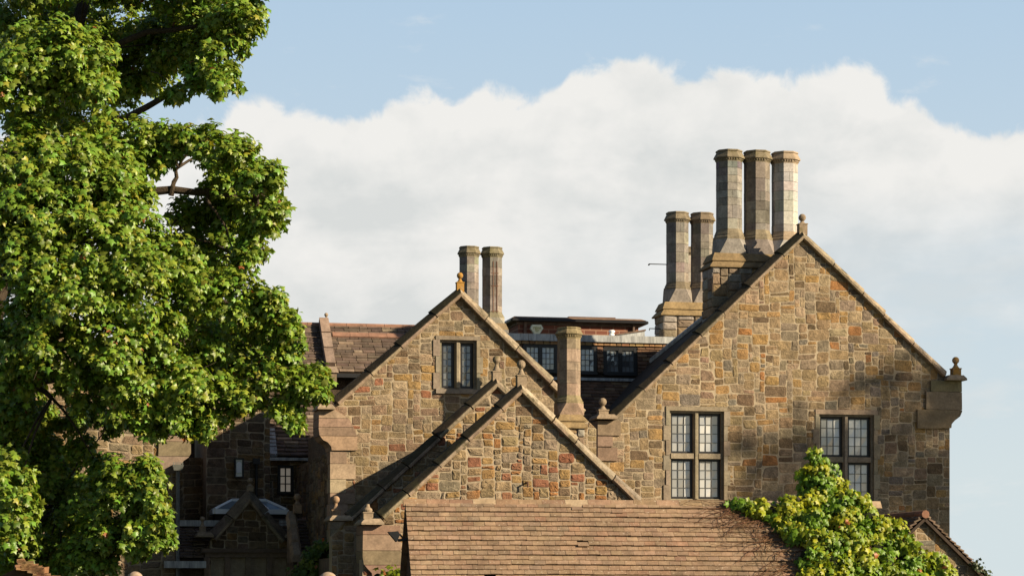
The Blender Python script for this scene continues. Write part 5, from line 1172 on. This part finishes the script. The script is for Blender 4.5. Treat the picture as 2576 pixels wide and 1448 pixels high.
IV = [(2052,1152,24,.68),(2036,1186,22,.65),(2078,1186,26,.65),(2062,1216,36,.6),(2036,1222,22,.6),(2096,1226,25,.6),(2120,1242,24,0.58),(2040,1264,40,0.48),(2110,1267,41.6,0.48),(2160,1277,32,0.48),(1985,1277,25.6,0.38),(1925,1270,17.6,0.33),(1885,1270,12,0.33),(1845,1268,6.4,0.33),(1905,1290,14.4,0.28),(1950,1297,22.4,0.23),(1995,1305,30.4,0.18),(2050,1320,44,0.08),(2120,1320,44,0.18),(2185,1310,36,0.28),(2220,1330,32,0.28),
      (1985,1335,22.4,-0.02),(1965,1318,14.4,0.08),(2015,1350,28.8,-0.12),(2070,1370,44,-0.22),(2140,1375,46.4,-0.12),(2205,1375,40,0.08),(2255,1370,30.4,0.18),(2035,1400,30.4,-0.42),(2090,1425,44,-0.52),(2160,1430,46.4,-0.42),(2225,1430,41.6,-0.22),(2280,1415,33.6,-0.02),(2310,1430,28.8,0.08),(2345,1455,25.6,0.08),(2050,1450,33.6,-0.62),(2120,1480,44,-0.72),(2200,1490,48,-0.62),(2280,1480,40,-0.42),(2330,1490,40,-0.22),(2395,1500,32,-0.12),(1900,1282,18,.2),(1860,1272,11,.3),(1965,1302,26,.2),(1990,1290,28,.25),(2180,1292,20,.45),(2250,1338,30,.3),(2295,1382,34,.1),(2340,1424,34,.1),(2375,1455,30,.0)]
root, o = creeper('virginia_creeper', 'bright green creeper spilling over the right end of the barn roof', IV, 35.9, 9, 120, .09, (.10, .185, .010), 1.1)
# bare shoots spread over the tiles
r = random.Random(77); mb = MB()
Mi = f21.M
def roofpt(x, d): return Mi @ Vector((x, -d * math.cos(R(46)) - .02 - .035 * math.sin(R(46)), zr + .01 - d * math.sin(R(46)) + .035))
for i in range(120):
    x = f21.X(r.uniform(1840, 2010)); d = r.uniform(.02, 2.2); 
    if x < f21.X(1900): d = r.uniform(0, .5)
    ang = r.gauss(2.75, .45); pts = []
    for k in range(r.randint(5, 14)):
        if d < .0: d = .01
        pts.append(roofpt(x, d) - o); x += math.cos(ang) * .085; d += math.sin(ang) * .07; ang += r.gauss(0, .28)
        if x < xl + .2: break
    if len(pts) > 2: mb.tube(pts, [.0055 - .003 * j / len(pts) for j in range(len(pts))], 4, c=jit((.16, .085, .045), r, .3))
mb.build('bare_shoots', M_BARK, root)
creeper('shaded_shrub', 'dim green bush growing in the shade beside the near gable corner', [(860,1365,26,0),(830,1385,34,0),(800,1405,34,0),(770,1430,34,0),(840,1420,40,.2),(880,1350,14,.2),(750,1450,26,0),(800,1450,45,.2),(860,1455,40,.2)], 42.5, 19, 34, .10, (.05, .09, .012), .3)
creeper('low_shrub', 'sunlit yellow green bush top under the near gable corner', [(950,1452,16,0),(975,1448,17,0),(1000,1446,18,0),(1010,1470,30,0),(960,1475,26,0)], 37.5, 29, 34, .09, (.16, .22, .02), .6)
creeper('seedling', 'tiny leafy weed sprouting from the verge of the small gable', [(2462,1424,7,0),(2478,1440,7,0),(2452,1416,4,0)], 44.0, 39, 20, .06, (.05, .07, .03), .0)

# ------------------------------------------------------------------ trees beyond the right edge of the view, between the sun and the tall house
def treeline():
    rng = np.random.default_rng(41); cens = []; o = None
    a, b = np.array([2389.0, 800.0]), np.array([1850.0, 1090.0]); nrm_ = np.array([(b - a)[1], -(b - a)[0]]); nrm_ /= np.linalg.norm(nrm_); nrm_ = nrm_ if nrm_[1] > 0 else -nrm_
    while len(cens) < 700:
        p = np.array([rng.uniform(1800, 2480), rng.uniform(740, 1480)]); d = (p - a) @ nrm_ + 14 * math.sin(p[0] * .021) + 10 * math.sin(p[0] * .05 + p[1] * .03); d = min(d, (p[0] - 1835) * .8 + 14 * math.sin(p[1] * .03))
        k = min(max((d + 40) / 190, 0), 1)
        if rng.random() > k * k * (3 - 2 * k): continue
        x, z = f4.P(p[0], p[1]); w = f4.M @ Vector((x, 0, z)); c = w + S * rng.uniform(30, 58)
        if o is None: o = Vector((c.x + 2, c.y, 0))
        cens.append(np.array(c))
    cen = np.array(cens); ax = unit(rng.normal(0, 1, cen.shape) + np.array([0, 0, .4]))
    B, T, Nn, Sz = sprays(rng, cen, ax, 5, np.full(len(cen), .22), .4)
    n = len(B); cols = np.array([[.10, .17, .025]]) * rng.uniform(.7, 1.3, (n, 1))
    root = bpy.data.objects.new('treeline', None); COL.objects.link(root); root.location = o
    tag(root, 'tall trees beyond the right edge of the view', 'trees', None, 'stuff')
    leaves_mesh('crown', B - np.array(o), T, Nn, Sz, cols, 'sycamore', M_LEAF, root)
    mb = MB(); mb.tube([(0, 0, -.1), (0, 0, 7), (-.5, 0, 17), (-.8, 0, 23)], [.3, .2, .07, .02], 10, c=(.06, .045, .03))
    for i in range(0, len(cen), 14):
        c = Vector(cen[i]) - o; mb.tube([(-.3, 0, c.z * .7), (c.x * .6 - .1, c.y * .6, c.z * .92), tuple(c)], [.02, .014, .006], 5, c=(.06, .045, .03))
    mb.build('trunk', M_BARK, root)
treeline()
